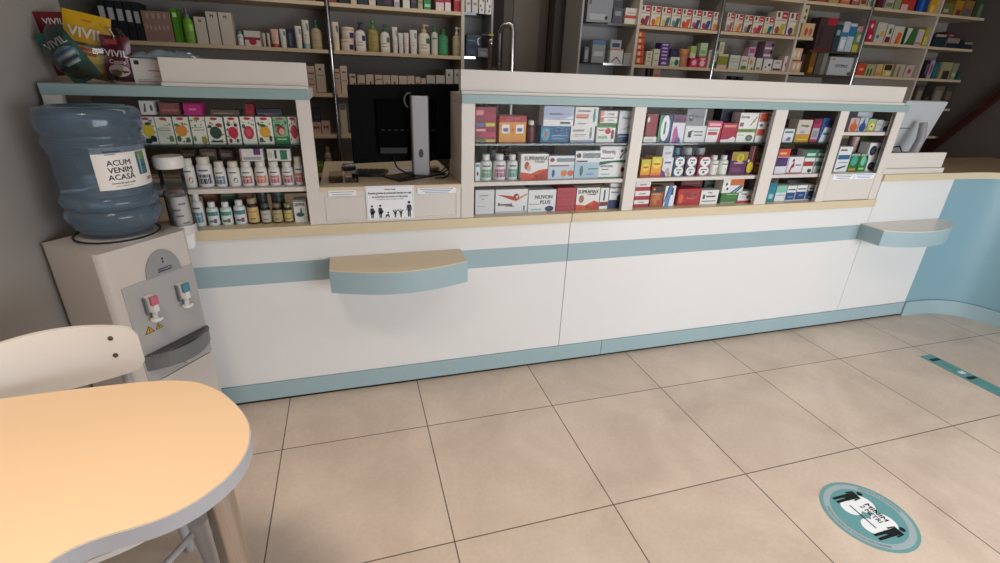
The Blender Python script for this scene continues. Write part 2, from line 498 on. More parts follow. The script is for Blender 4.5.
LP = [(3.300, .351), (3.296, .205), (3.36, .172), (3.44, .150), (3.52, .138), (3.60, .135), (3.68, .142), (3.76, .160), (3.83, .186), (3.89, .218), (3.935, .252), (3.960, .285), (3.968, .318), (3.960, .351)]
t = thing('bag_shelf', 'bag shelf tapering to the right, where counter turns blue', 'shelf', (3.6, YF-.001, .605))
P = [(a-3.6, b-YF+.001) for a, b in LP]
m = MB(); m.prism(P, 0, .091, BLUE, smooth=True); m.build('apron', t)
m = MB(); m.prism(P, .0912, .095, noisy('e2dcd4', 'd8d2ca', 3, .25)); m.build('ledge_top', t)

# ------------------------------------------------------------------ glazed displays standing on the counter
PW = noisy('ddd6cf', 'd5cec7', 3, .38)
def display(name, label, x0, x1, posts, shelves, fx, seams):
    cx = (x0+x1)/2
    t = thing(name, label, 'display cabinet', (cx, YF, 0.848))
    def part(nm, mb, bevel=0, lb=None, par=None):
        mb.v = [(a-cx, b-YF, c-0.848) for a, b, c in mb.v]
        o = mb.build(nm, par or t, bevel)
        if lb: o['label'] = lb
        return o
    m = MB(); m.box(x0, YF-0.006, 1.337, x1, YF+.0, 1.373, TEAL); part('edge_band', m, 0.0015, 'pale teal front edge')
    m = MB(); m.box(x0, YF, 1.337, x1, YF+0.27, 1.3732, CREAMF); part('top_board', m, 0.001)
    m = MB(); m.box(fx[0], YF+0.018, 1.3732, fx[1], YF+0.038, 1.466, CREAMF); part('gallery_board', m, 0.0015, 'upright cream board on top')
    m = MB(); m.box(fx[0], YF+0.001, 1.3732, fx[1], YF+0.018, 1.385, CREAMF); part('gallery_strip', m, 0.001)
    for a, b in posts:
        m = MB(); m.box(a, YF-0.002, 0.848, b, YF+0.022, 1.337, PW); part('post', m, 0.001)
        m = MB(); m.box((a+b)/2-.009, YF+0.022, 0.85, (a+b)/2+.009, YF+0.25, 1.336, mat('6a625a', .6)); part('divider_panel', m)
    for a, b, z, kind in shelves:
        if kind == 'wood':
            m = MB(); m.box(a, YF+0.016, z-0.018, b, YF+0.24, z, PW); part('shelf', m, 0.001)
        else:
            m = MB(); m.box(a, YF+0.018, z-0.008, b, YF+0.24, z, GLASSG); part('glass_shelf', m, 0, 'dark green edged glass shelf')
    for i in range(len(posts)-1):
        a, b = posts[i][1], posts[i+1][0]
        m = MB(); m.box(a+.001, YF+0.006, 0.862 if not (name == 'display_cabinet' and i == 9) else 1.0, b-.001, YF+0.010, 1.336, GLASS); part('glass_pane', m, 0, 'clear glass pane')
    return t, part
lt, lp = display('display_cabinet', 'left glazed counter display of tea cartons and vitamin tubs', -0.60, 0.236,
    [(-0.60, -0.545), (0.186, 0.236)], [(-0.545, 0.186, 1.0035, 'wood'), (-0.545, 0.186, 1.170, 'glass')], (-0.245, 0.236), [])
rdsp, rp = display('display_cabinet', 'long glazed counter display of medicine cartons right of the monitor', 0.826, 3.362,
    [(0.826, 0.884), (1.641, 1.703), (2.452, 2.53), (2.882, 2.94), (3.285, 3.345)],
    [(0.884, 1.641, 1.0035, 'wood'), (1.703, 2.452, 1.0035, 'wood'), (2.53, 2.882, 1.0035, 'wood'), (2.94, 3.285, 1.0055, 'wood'),
     (0.884, 1.641, 1.1715, 'glass'), (1.703, 2.452, 1.1715, 'glass'), (2.53, 2.882, 1.1715, 'glass'), (2.94, 3.285, 1.2285, 'wood')], (0.826, 3.325), [])
m = MB(); m.box(2.942, YF-.001, .85, 3.283, YF+.012, 1.003, WHITE2); rp('blank_panel', m, 0.001, 'white blank panel under the last bay')
m = MB(); m.box(0.826, YF+.022, .85, 0.832, YF+.26, 1.336, PW); rp('side_panel', m)
for x in (2.452, 2.882, 3.285):
    m = MB(); m.box(x-.016, YF+.0005, .87, x-.0005, YF+.0055, 1.336, STEEL); rp('glass_runner', m)
# small gallery board on the lower right worktop
g = thing('gallery_board', 'low white upright board on worktop by the white monitor', 'board', (3.58, YF, 0.995))
m = MB(); m.box(-.25, 0.012, 0.0305, .245, .03, .118, CREAMF); m.build('upright_board', g, .001)
m = MB(); m.box(-.25, -0.006, 0, .245, .03, .03, CREAMF); m.build('base_strip', g, .001)

# notices stuck on the front
def notice():
    w_, h_ = 0.200, 0.146
    t = thing('family_notice', 'white notice with family pictograms below the monitor', 'sign', (0.516, YF-0.0035, 0.858))
    m = MB(); m.box(-w_/2, -0.002, 0, w_/2, 0, h_, mat('eef0f4', .35)); m.build('sheet', t)
    m = MB(); bl = mat('1c3040', .5); pl = mat('b8c0cc', .5)
    e = 0.004
    for a in ((-w_/2+e, e, w_/2-e, e+.0012), (-w_/2+e, h_-e-.0012, w_/2-e, h_-e), (-w_/2+e, e, -w_/2+e+.0012, h_-e), (w_/2-e-.0012, e, w_/2-e, h_-e)):
        m.box(a[0], -.0026, a[1], a[2], -.002, a[3], pl)
    F = lambda cx, cz: (lambda u, v: (cx+u, -.0028, cz+v))
    put_text(m, 'Stimați clienți', F(0, .131), .0055, bl, .1)
    put_text(m, 'Femeile gravide și persoanele însoțite de copii', F(0, .1155), .0085, bl, .186)
    put_text(m, 'au prioritate la servire în farmacie', F(0, .1005), .0080, bl, .155)
    put_text(m, 'Vă mulțumim pentru înțelegere și răbdare', F(0, .089), .0045, bl, .14, False)
    m.build('lettering', t)
    m = MB(); y = -.0027
    def disc(cx, cz, r, sz=1):
        m.add([(cx+r*math.cos(2*PI*i/14), y, cz+r*sz*math.sin(2*PI*i/14)) for i in range(14)], [list(range(14))], bl)
    def poly(p): m.add([(a, y-.0001, b) for a, b in p], [list(range(len(p)))], bl)
    def adult(cx, s=1.0, skirt=False, pot=False):
        disc(cx, .008+.056*s, .0052*s)
        poly([(cx-.007*s, .008+.047*s), (cx-.011*s, .008+.026*s), (cx-.008*s, .008+.026*s), (cx-.0055*s, .008+.038*s), (cx-.006*s, .008+.022*s), (cx+.006*s, .008+.022*s), (cx+.0055*s, .008+.038*s), (cx+.008*s, .008+.026*s), (cx+.011*s, .008+.026*s), (cx+.007*s, .008+.047*s)][::-1])
        if skirt: poly([(cx-.009*s, .008+.018*s), (cx+.009*s, .008+.018*s), (cx+.006*s, .008+.03*s), (cx-.006*s, .008+.03*s)])
        poly([(cx-.0055*s, .008), (cx-.001*s, .008), (cx-.0005*s, .008+.024*s), (cx-.006*s, .008+.024*s)])
        poly([(cx+.001*s, .008), (cx+.0055*s, .008), (cx+.006*s, .008+.024*s), (cx+.0005*s, .008+.024*s)])
        if pot: disc(cx+.006*s, .008+.03*s, .0075*s)
    adult(-.078, .92, True, True); adult(-.044, .95, True, True)
    # crawling infant
    disc(-.012, .030, .0042); poly([(-.024, .014), (-.012, .014), (-.008, .024), (-.02, .022)]); poly([(-.026, .008), (-.021, .008), (-.018, .018), (-.022, .018)]); poly([(-.011, .008), (-.006, .008), (-.007, .018), (-.012, .018)])
    for cx in (.018, .042):
        adult(cx, .56)
        poly([(cx-.012, .040), (cx-.009, .042), (cx-.002, .032), (cx-.005, .029)]); poly([(cx+.012, .040), (cx+.005, .029), (cx+.002, .032), (cx+.009, .042)])
    adult(.078, 1.15)
    m.build('pictograms', t)
notice()
def strip(name, label, x0, x1, z0, z1, ink, nl, y=YF-.0015):
    t = thing(name, label, 'label', ((x0+x1)/2, y, z0)); W = x1-x0; H = z1-z0
    m = MB(); m.box(-W/2, -.0008, 0, W/2, 0, H, mat('f0f2f4', .4)); m.build('strip', t)
    m = MB()
    for k in range(nl):
        zc = H*(1-(k+.7)/(nl+.4)); ln = W*(.86-.12*k)
        m.box(-ln/2, -.0011, zc-H*.06, ln/2, -.0008, zc+H*.06, mat(ink, .5))
    m.build('printed_lines', t)
strip('label_strip', 'white label strip with grey lines left of family notice', 0.268, 0.378, .966, .989, '8a8e96', 2, YF-.0036)
strip('label_strip', 'white label strip with blue print right of family notice', 0.632, 0.80, .964, .989, '7a94b8', 3, YF-.0036)
strip('label_strip', 'white label strip under green cartons in last glass bay', 2.962, 3.115, .972, 1.003, '7a8aa0', 3, YF-.0026)
strip('label_strip', 'white label strip with blue print under black disc cartons', 3.118, 3.272, .972, 1.003, '8aa8d8', 3, YF-.0026)

# ------------------------------------------------------------------ water dispenser (turned towards the room)
D = thing('water_dispenser', 'grey white floor standing water cooler beside the counter', 'water dispenser', (-0.403, -0.055, 0), math.atan2(.8, .6))
DW, DD, DH = 0.31, 0.262, 0.90
DM = noisy('c8c0ba', 'c4bcb6', 3, .32, coat=.15); DG = mat('8e9092', .35); DG2 = mat('6a6c6e', .4)
m = MB()
n = 8
def front_y(s): return 0.004*0 - 0.0
body = [(0.0, 0.02), (0.006, 0.006), (0.02, 0.0), (DW-.02, 0.0), (DW-.006, .006), (DW, .02), (DW, DD), (0, DD)]
m.prism(body, 0.0, DH, DM, smooth=False)
m.build('housing', D, 0.012, 3)
m = MB(); m.prism([(.03, -.006), (.036, -.009), (DW-.03, -.009), (DW-.024, -.006), (DW-.024, .001), (.03, .001)], 0.03, .40, DM); m.build('lower_door', D, .002)
m = MB(); m.prism([(.040, -.004), (DW-.016, -.004), (DW-.016, .001), (.040, .001)], 0.405, .772, mat('a6a5a5', .22, coat=.4)); m.build('tap_panel', D, .0015, )
m = MB(); pts = [(.125+.0, .772)]+[(.188+.063*math.cos(PI-PI*i/18), .772+.088*math.sin(PI*i/18)) for i in range(19)]
m.ext_y(pts[::-1], -.006, .001, DG)
dark = mat('1c2a5a', .4)
put_text(m, 'aquaterm', lambda u, v: (.192+u, -.0065, .795+v), .009, dark, .06)
m.box(.165, -.0068, .783, .215, -.006, .787, dark)
m.lathe([(.004, 0), (.004, .0008)], mat('2a2a30', .4), seg=10); k0 = len(m.v)-20
m.v[k0:] = [(.19+a, -.0068+c*.5, .828+b) for a, b, c in m.v[k0:]]
m.box(.188, -.0068, .812, .192, -.006, .821, dark)
m.build('badge', D)
for xx, cc, nm in ((.108, 'b86478', 'red'), (.226, '4a8096', 'blue')):
    m = MB()
    m.box(xx-.019, -.020, .655, xx-.013, -.004, .718, DG2)
    m.prism([(xx-.014, -.004), (xx-.014, -.03), (xx-.008, -.042), (xx+.008, -.042), (xx+.014, -.03), (xx+.014, -.004)][::-1], .668, .722, mat('d4d2d0', .3))
    tp_ = m.build('tap', D, .003)
    m = MB(); m.prism([(xx-.013, -.043), (xx+.013, -.043), (xx+.013, -.030), (xx-.013, -.030)], .694, .7235, mat(cc, .3)); m.build('tap_lever', D, .002)['label'] = nm+' tap lever'
    m = MB(); m.lathe([(.0085, .640), (.0095, .668)], mat('c8c8c8', .25), c=(xx, -.024), seg=14)
    m.lathe([(.019, .632), (.020, .636), (.019, .641)], mat('d8d6d4', .25, ), c=(xx, -.026), seg=16, sy=.8); m.build('tap_spout', D)
def bow(d, n=14, x0=.044, x1=.300): return [(x0+(x1-x0)*i/n, -.004-d*math.sin(PI*i/n)**.8 if 0 < i < n else -.004) for i in range(n+1)]
m = MB(); B0 = bow(.062)
m.prism(B0+[(.300, .0), (.044, .0)], .455, .512, DG2); m.sm = [False]*len(m.sm); m.build('drip_tray', D, .0015)
m = MB()
m.prism([(a*.97+.005, b*.88) for a, b in B0], .5121, .5135, mat('2e2e30', .5))
for i in range(5):
    yy = -.012-.009*i; hw = .118*(1-(i/6.5)**2)**.5
    m.box(.172-hw, yy-.0015, .5135, .172+hw, yy+.0015, .517, mat('7a7c7e', .3, .6))
m.build('drip_grill', D)
m = MB(); m.lathe([(.012, 0), (.012, .012), (.009, .016)], mat('b0b0b0', .3), seg=14); m.v = [(a+.18, -c-.009, b+.425) for a, b, c in m.v]; m.build('drain_knob', D)
for cx, s in ((.088, 1.0), (.122, .8)):
    m = MB(); ye = mat('c89a2a', .4); bk = mat('141414', .4)
    def tri(r, y, mm): m.add([(cx-r*.95, y, .596-r*.55), (cx+r*.95, y, .596-r*.55), (cx, y, .596+r)], [(0, 1, 2)], mm)
    tri(.018*s, -.0044, bk); tri(.0135*s, -.0047, ye); m.box(cx-.0015, -.005, .592, cx+.0015, -.0048, .602, bk); m.box(cx-.0015, -.005, .588, cx+.0015, -.0048, .590, bk)
    m.build('warning_sticker', D)
m = MB(); m.lathe([(.118, DH), (.118, DH+.006), (.108, DH+.012), (.100, DH+.012)], mat('b8b4b0', .3), c=(.163, .138), seg=28); m.build('bottle_collar', D)
m = MB(); m.tube([(.163+.121*math.cos(a/24*2*PI), .138+.121*math.sin(a/24*2*PI), DH+.010) for a in range(24)], .0035, BLACK, 8, True); m.build('collar_ring', D)
# cup dispenser on its side
C1 = thing('cup_dispenser', 'clear tube of white paper cups with white lid beside water cooler', 'cup dispenser', (-0.258, 0.290, 0.86))
m = MB(); m.lathe([(.0395, .03), (.0395, .245)], clear('e4e2e0', .08, 1.0), seg=22, cap=False); m.build('tube', C1)
m = MB(); m.lathe([(.046, .243), (.048, .248), (.048, .279), (.044, .284)], mat('d8d6d2', .35), seg=24); m.build('lid', C1)
m = MB(); m.lathe([(.043, .0), (.043, .034)], mat('c8c6c4', .35), seg=22, cap=False); m.box(-.07, -.006, .0, -.043, .006, .03, mat('c8c6c4', .35)); m.build('bottom_ring', C1)
CU = thing('paper_cup_stack', 'stack of white printed paper cups inside the clear tube', 'cups', (-0.258, 0.290, 0.800))
m = MB(); wp = mat('ececec', .5)
prof = [(.026, 0), (.033, .055)]
for i in range(9): prof += [(.0345, .058+.016*i), (.0352, .066+.016*i), (.034, .0725+.016*i)]
m.lathe(prof, wp, seg=20); m.build('cups', CU)
m = MB(); gi = mat('8a9298', .5)
for a0, z0 in ((-1.9, .150), (-1.3, .172), (-1.7, .128), (-1.2, .1)):
    m.lathe([(.0362, z0), (.0362, z0+.006)], gi, seg=8, a0=a0, a1=a0+.7, cap=False)
m.build('cup_print', CU)

# 19 litre bottle upside down on the cooler
BP = (-0.410, 0.165)
W = thing('water_bottle', 'large blue plastic water bottle upside down on the cooler', 'bottle', (BP[0], BP[1], 0.9125))
bm_ = bpy.data.materials.new('m_blue_bottle'); bm_.use_nodes = True
bb = bm_.node_tree.nodes['Principled BSDF']
bb.inputs['Base Color'].default_value = (*lin('8aa2b8'), 1); bb.inputs['Roughness'].default_value = .10
bb.inputs['Transmission Weight'].default_value = .75; bb.inputs['IOR'].default_value = 1.22; bb.inputs['Coat Weight'].default_value = .4; bb.inputs['Coat Roughness'].default_value = .08
z0 = .9125
prof = [(.030, .0), (.060, .002), (.092, .010), (.112, .022), (.122, .036), (.130, .052), (.1345, .066), (.1345, .080), (.128, .090), (.1245, .094),
        (.130, .101), (.1345, .112), (.1345, .126), (.128, .136), (.1225, .141), (.1235, .152), (.1235, .262), (.1235, .272), (.129, .283), (.1345, .296), (.1345, .306), (.128, .315), (.1265, .322), (.1275, .328), (.1355, .338), (.1375, .352), (.1375, .376), (.134, .392), (.124, .402), (.106, .406), (.095, .400), (.0, .396)]
m = MB(); m.lathe(prof, bm_, seg=48); m.build('bottle_body', W)
m = MB(); R = .1245; lab = mat('e0dcd8', .5)
a0, a1 = math.radians(-78), math.radians(12); zb, zt = 1.078-z0-.002, 1.206-z0
m.lathe([(R, zb), (R, zt)], lab, seg=24, a0=a0, a1=a1, cap=False)
def onb(cu, cv, rr=.0006): return lambda u, v: ((R+rr)*math.cos(a0+(cu+u)/R), (R+rr)*math.sin(a0+(cu+u)/R), zb+cv+v)
LW = (a1-a0)*R; LHt = zt-zb; ink = mat('1c2228', .5)
for s, v in (('ACUM', .082), ('VENIM', .060), ('ACASĂ', .038)): put_text(m, s, onb(.066, v), .0160, ink, .092)
put_text(m, 'Comandă apă acasă', onb(.066, .020), .0055, ink, .080); put_text(m, 'www.cumpana.ro', onb(.066, .011), .0045, ink, .06, False)
put_text(m, 'la farmacie', onb(.048, .1085), .0045, ink, .05)
def patch(u0, u1, v0, v1, mm, k=1):
    m.lathe([(R+.0005*k, zb+v0), (R+.0005*k, zb+v1)], mm, seg=5, a0=a0+u0/R, a1=a0+u1/R, cap=False)
patch(.030, .078, .114, .119, ink)
m.build('label', W)
m = MB(); patch(.122, .162, .036, .108, mat('3f6a78', .5), 2); patch(.127, .157, .082, .106, mat('6a8a4a', .5), 3); patch(.125, .160, .060, .066, mat('24485a', .5), 3); patch(.130, .135, .040, .10, mat('8ab0b8', .5), 4); patch(.150, .180, .014, .024, mat('b08a80', .5), 2)
m.build('label_picture', W)

# ------------------------------------------------------------------ table and chair
T = thing('cafe_table', 'pale peach topped table with wavy grey edge in the foreground', 'table', (0.035, -0.82, 0))
out = [(-0.60, -.555), (-.436, -.553), (-.327, -.549), (-.206, -.550), (-.13, -.555), (-.076, -.566), (-.035, -.583), (-.001, -.610), (.032, -.642), (.06, -.681), (.085, -.72), (.103, -.757), (.115, -.79), (.121, -.825), (.122, -.855), (.117, -.885),
       (.107, -.915), (.09, -.943), (.062, -.974), (.035, -.993), (.004, -1.006), (-.03, -1.013), (-.065, -1.018), (-.095, -1.026), (-.12, -1.040), (-.138, -1.065), (-.152, -1.10), (-.17, -1.16), (-.20, -1.24), (-.26, -1.32), (-.36, -1.37), (-.48, -1.39), (-.60, -1.39)]
def smooth_closed(p, k=2):
    for _ in range(k):
        q = []
        for i in range(len(p)-1):
            a, b = p[i], p[i+1]
            q += [(a[0]*.75+b[0]*.25, a[1]*.75+b[1]*.25), (a[0]*.25+b[0]*.75, a[1]*.25+b[1]*.75)]
        p = [p[0]]+q+[p[-1]]
    return p
so = smooth_closed(out, 1)[::-1]
P = [(a-.035, b+.82) for a, b in so]
m = MB(); m.prism(P, .704, .7385, mat('b4b4ba', .4)); m.sm = [False]*len(m.sm); m.build('edge_band', T, .0012)['label'] = 'grey plastic edge band'
cxx = -.2
def inset(pts, d):
    r = []
    n = len(pts)
    for i in range(n):
        a = pts[i-1]; b = pts[(i+1) % n]; dx, dy = b[0]-a[0], b[1]-a[1]; L = math.hypot(dx, dy) or 1
        r.append((pts[i][0]-dy/L*d, pts[i][1]+dx/L*d))
    return r
m = MB(); m.prism(inset(P, .0022), .7386, .7402, noisy('e8caa6', 'e2c29c', 2.2, .40)); m.build('table_top', T)['label'] = 'pale peach laminate top'
def tleg(x, y):
    m = MB(); m.lathe([(.034, .0), (.036, .012), (.030, .016), (.030, .704)], STEEL, c=(x, y), seg=28); m.build('leg', T)
tleg(0, 0); tleg(-.52, .16); tleg(-.52, -.42)
m = MB(); m.box(-.55, .0, .68, .0, .03, .7035, mat('8a8a8c', .4)); m.box(-.54, -.40, .68, -.51, .16, .7035, mat('8a8a8c', .4)); m.build('under_frame', T)

CH = thing('cafe_chair', 'white chair with curved plywood backrest pushed under the table', 'chair', (-0.318, -0.630, 0), math.radians(17))
CW = noisy('e0dad4', 'dcd6d0', 4, .4)
# curved backrest: a bowed board with rounded outline
m = MB(); nu, nv = 24, 8; grid = []
HW = .176
def back_y(s): return .205-.045*(s*s)+.0
for side in (0, 1):
    for j in range(nv+1):
        for i in range(nu+1):
            s = -1+2*i/nu; v = j/nv
            ztop = .818+.018*(1-s*s); zbot = .708-.034*(1-s*s)
            ed = 1-abs(s)
            # rounded ends
            k = 1.0
            if ed < .14: k = math.sqrt(max(0, 1-((.14-ed)/.14)**2.6))*.36+.64
            zm = (ztop+zbot)/2; zz = zm+(v-.5)*(ztop-zbot)*k
            yy = back_y(s)+(.006 if side else -.006)+(zz-.7)*.10
            grid.append((HW*s, yy, zz))
n1 = (nu+1)*(nv+1); fs = []
for j in range(nv):
    for i in range(nu):
        a = j*(nu+1)+i; fs.append((a, a+1, a+nu+2, a+nu+1)); b = a+n1; fs.append((b+nu+1, b+nu+2, b+1, b))
edge = [j*(nu+1) for j in range(nv+1)][::-1]+[i for i in range(1, nu+1)]+[j*(nu+1)+nu for j in range(1, nv+1)]+[nv*(nu+1)+i for i in range(nu-1, 0, -1)]
for i in range(len(edge)):
    a, b = edge[i], edge[(i+1) % len(edge)]; fs.append((b, a, a+n1, b+n1))
m.add(grid, fs, CW, True); bo = m.build('backrest', CH)
for s in (-1, 1):
    for zz in (.748, .796):
        m = MB(); m.lathe([(.0065, 0), (.006, .0015), (.003, .0022)], mat('6a645e', .3, .8), seg=12)
        X = s*.118; Y = back_y(s*.67)-.0065+(zz-.7)*.10
        m.v = [(X+a, Y-c, zz+b) for a, b, c in m.v]; m.build('screw', bo)
m = MB(); sp = []
for i in range(36):
    a = 2*PI*i/36; c_, s_ = math.cos(a), math.sin(a); e = .38
    sp.append((.200*math.copysign(abs(c_)**.6, c_), .180*math.copysign(abs(s_)**.6, s_)))
m.prism(sp, .440, .455, CW); m.sm = [False]*len(m.sm); m.build('seat', CH, .003)
legm = mat('b4b2b4', .35)
for s in (-1, 1):
    m = MB(); m.tube([(s*.145, .19, 0), (s*.135, .170, .44), (s*.127, .192, .62), (s*.122, .212, .72), (s*.118, .219, .80)], [.013, .013, .012, .011, .010], legm, 12); m.build('leg', CH)
    m = MB(); m.tube([(s*.240, -.178, 0), (s*.232, -.174, .25), (s*.222, -.168, .44)], [.012, .018, .022], legm, 12); m.build('leg', CH)
    m = MB(); m.tube([(s*.220, -.165, .425), (s*.190, .0, .425), (s*.135, .16, .425)], .009, legm, 8); m.build('side_rail', CH)
m = MB(); m.tube([(-.226+.452*i/16, -.170-.045*math.sin(PI*i/16), .425-.095*math.sin(PI*i/16)) for i in range(17)], .0085, legm, 10); m.build('front_brace', CH)

# ------------------------------------------------------------------ stickers on the floor
S = thing('floor_sticker', 'round teal distancing sticker with two black figures on the floor', 'sticker', (2.101, -0.885, 0.0))
m = MB()
def fdisc(r, z, mm, cx=0, cy=0, n=48, sx=1, sy=1): m.add([(cx+r*sx*math.cos(2*PI*i/n), cy+r*sy*math.sin(2*PI*i/n), z) for i in range(n)], [list(range(n))], mm)
tq = mat('6a9a9c', .4); tq2 = mat('9cacb2', .4); tq3 = mat('64989c', .4); wh = mat('e8ecf0', .4); bk = mat('101214', .4)
m.lathe([(.164, 0.0003), (.164, .001)], tq, seg=48); fdisc(.151, .0012, tq2); fdisc(.128, .0014, tq3)
m.build('disc', S)
m = MB()
for k, (cx, cy, rr) in enumerate(((-.034, .045, .036), (.028, .046, .044), (-.036, -.044, .036), (.028, -.044, .044))): fdisc(rr, .00150+.00005*k, wh, cx, cy, 28, 1.0, 1.0)
m.build('speech_bubbles', S)
m = MB()
FT = lambda cx, cy: (lambda u, v: (cx+v, cy-u, .0020))
put_text(m, 'MINIM', FT(.044, .0), .021, bk, .088); put_text(m, '2 METRI', FT(.016, .0), .020, bk, .084)
m.box(-.0315, -.055, .0018, -.0265, .055, .0021, bk)
# ring lettering
def ring(s, rad, start, h):
    vs_, fs, wd = text_mesh(s, False); k = h/.68
    m.add([((rad+y*k)*math.sin(start+x*k/rad), (rad+y*k)*math.cos(start+x*k/rad), .0019) for x, y in vs_], [f for f in fs], mat('4a6a72', .5))
S.scale = (.95, .95, 1)
ring('PĂSTRAȚI DISTANȚA', .140, 1.2, .011); ring('PENTRU SIGURANȚA DUMNEAVOASTRĂ', .140, 4.4, .009)
m.build('lettering', S)
def figure(cy, nm):
    m = MB()
    def q(p): m.add([(a, cy+b, .0024) for a, b in p], [list(range(len(p)))], bk)
    q([(.064+.0105*math.cos(2*PI*i/16), .0105*math.sin(2*PI*i/16)) for i in range(16)])
    q([(-.014, -.014), (.048, -.015), (.048, .015), (-.014, .014)])
    q([(-.066, -.014), (-.014, -.014), (-.014, -.002), (-.066, -.004)]); q([(-.066, .004), (-.014, .002), (-.014, .014), (-.066, .014)])
    q([(.012, -.023), (.048, -.019), (.048, -.015), (.012, -.017)]); q([(.012, .017), (.048, .015), (.048, .019), (.012, .023)])
    m.build(nm, S)
figure(.088, 'person_figure'); figure(-.086, 'person_figure')
S2 = thing('floor_strip', 'long teal distancing strip on floor by the curved counter', 'sticker', (3.562, -0.62, 0))
m = MB(); m.box(-.05, -.60, .0003, .05, .525, .001, mat('5a9492', .4)); m.build('strip', S2)
m = MB(); dk = mat('10201c', .5)
for cy in (.475, .285, -.1):
    m.add([(.030+.012*math.cos(2*PI*i/14), cy+.012*math.sin(2*PI*i/14), .0014) for i in range(14)], [list(range(14))], dk)
    m.box(-.030, cy-.012, .0011, .018, cy+.012, .0014, dk)
m.build('person_figures', S2)
m = MB()
put_text(m, 'PĂSTRAȚI DISTANȚA', lambda u, v: (.010+v, .38-u*1.0, .0013), .011, wh, .13); put_text(m, 'DE MINIM 1.5 METRI', lambda u, v: (.008+v, .07-u, .0013), .014, wh, .28)
m.build('lettering', S2)
m = MB(); m.box(-.01, .325, .0011, .03, .35, .0013, wh); m.build('white_mark', S2)

# ------------------------------------------------------------------ monitor at the till
MO = thing('computer_monitor', 'black monitor seen from behind on a silver stand at the till', 'monitor', (0.64, 0.56, 1.003))
m = MB(); BX = mat('060607', .7, spec=.1)
m.box(-.262, .045, .052, .226, .062, .385, BX); m.box(-.262, .03, .052, .226, .045, .385, BX)
m.v = [(a, b, c+(a+.262)*.035) for a, b, c in m.v]; m.build('screen_back', MO, .004)
m = MB(); m.box(-.15, .012, .10, .12, .032, .33, mat('050506', .8, spec=.05)); m.build('rear_housing', MO, .008, 3)
m = MB()
for i in range(9): m.box(-.13+.028*i, .0095, .20, -.116+.028*i, .0118, .204, mat('050505', .6))
m.box(-.14, .009, .10, -.02, .0118, .125, mat('101012', .6)); m.build('ports', MO)
SV = noisy('8c8a8a', '848282', 4, .4, metal=.5)
m = MB(); m.prism([(0.0, -.03), (.075, -.03), (.078, -.022), (.078, .005), (-.003, .005), (-.003, -.022)], .006, .350, SV); m.build('stand_column', MO, .006, 3)['label'] = 'silver stand column'
m = MB(); m.lathe([(.011, 0), (.011, .002)], BLACK, seg=16, sy=1.8); m.v = [(a+.0375, -.0315+c*.2, .105+b) for a, b, c in m.v]; m.build('cable_hole', MO)
m = MB(); m.tube([(-.005+.022*math.cos(PI*i/10+PI*.4), -.010, .33+.03*math.sin(PI*i/10+PI*.4)) for i in range(11)], .0035, mat('55555a', .3), 8); m.build('cable_loop', MO)
m = MB(); m.prism([(-.138, -.03), (-.075, -.145), (.155, .005), (.10, .125)], 0.0004, .007, mat('1a1a1c', .25)); m.build('stand_base', MO, .002)['label'] = 'dark stand base plate'
KB = thing('keyboard', 'black keyboard lying on the till worktop behind the monitor base', 'keyboard', (0.43, 0.60, 1.003), math.radians(-6))
m = MB(); m.prism([(-.06, -.035), (-.05, -.05), (.02, -.06), (.08, -.055), (.10, .06), (-.05, .06)], .0004, .014, BLACK); m.build('keyboard_body', KB, .003)
m = MB()
for i in range(5):
    for j in range(4): m.box(-.04+.026*i, -.03+.022*j, .0142, -.019+.026*i, -.012+.022*j, .018, mat('1c1c20', .4))
m.build('keys', KB)
for k, (pts, lab) in enumerate([
    ([(.74, .55, 1.02), (.76, .50, 1.03), (.79, .49, 1.055), (.805, .53, 1.035), (.78, .57, 1.01), (.75, .56, 1.008)], 'thick black cable loop right of the silver stand'),
    ([(.72, .60, 1.06), (.75, .56, 1.075), (.79, .53, 1.06), (.80, .50, 1.02), (.77, .47, 1.008), (.73, .47, 1.008)], 'black cable drooping from monitor onto right of the worktop'),
    ([(.56, .585, 1.09), (.565, .56, 1.05), (.59, .53, 1.03), (.64, .515, 1.012), (.70, .50, 1.008)], 'thin black cable curving below the monitor to its base')]):
    P_ = [Vector(p) for p in pts]; q = []
    for i in range(len(P_)-1):
        a, b = P_[max(0, i-1)], P_[i]; c, d = P_[i+1], P_[min(len(P_)-1, i+2)]
        for s in range(6):
            t_ = s/6; q.append(.5*((2*b)+(-a+c)*t_+(2*a-5*b+4*c-d)*t_*t_+(-a+3*b-3*c+d)*t_**3))
    q.append(P_[-1]); m = MB(); m.tube(q, .0035, BLACK, 8)
    tag(m.build('cable', origin=tuple(P_[0])), lab, 'cable', 'black cables by the monitor')
m = MB(); m.box(-.05, -.04, 0, .05, .04, .0015, mat('d8d0d8', .6)); m.box(-.045, -.01, .0016, .045, .0, .0018, mat('8a7ab0', .6)); o = m.build('paper_sheet', loc=(.60, .70, 1.0032)); tag(o, 'pale sheet of paper with lilac line on worktop behind stand', 'paper')
m = MB(); m.box(-.035, -.025, 0, .035, .025, .022, mat('b8a878', .6)); m.box(-.03, -.0254, .004, .03, -.025, .018, mat('6a6a44', .6)); o = m.build('small_carton', loc=(.745, .66, 1.0032)); tag(o, 'small khaki carton behind the cables on the till worktop', 'box')
BT = thing('bent_wire_holder', 'chrome price label clip lying on worktop left of the monitor', 'clip', (.355, .72, 1.003), .3)
m = MB(); m.box(-.03, -.02, .0, .03, .02, .018, BLACK); m.build('clip_body', BT, .003)
m = MB(); m.prism([(-.028, -.022), (.028, -.022), (.028, .012), (-.028, .012)], .0182, .03, CHROME); m.build('chrome_plate', BT, .002)
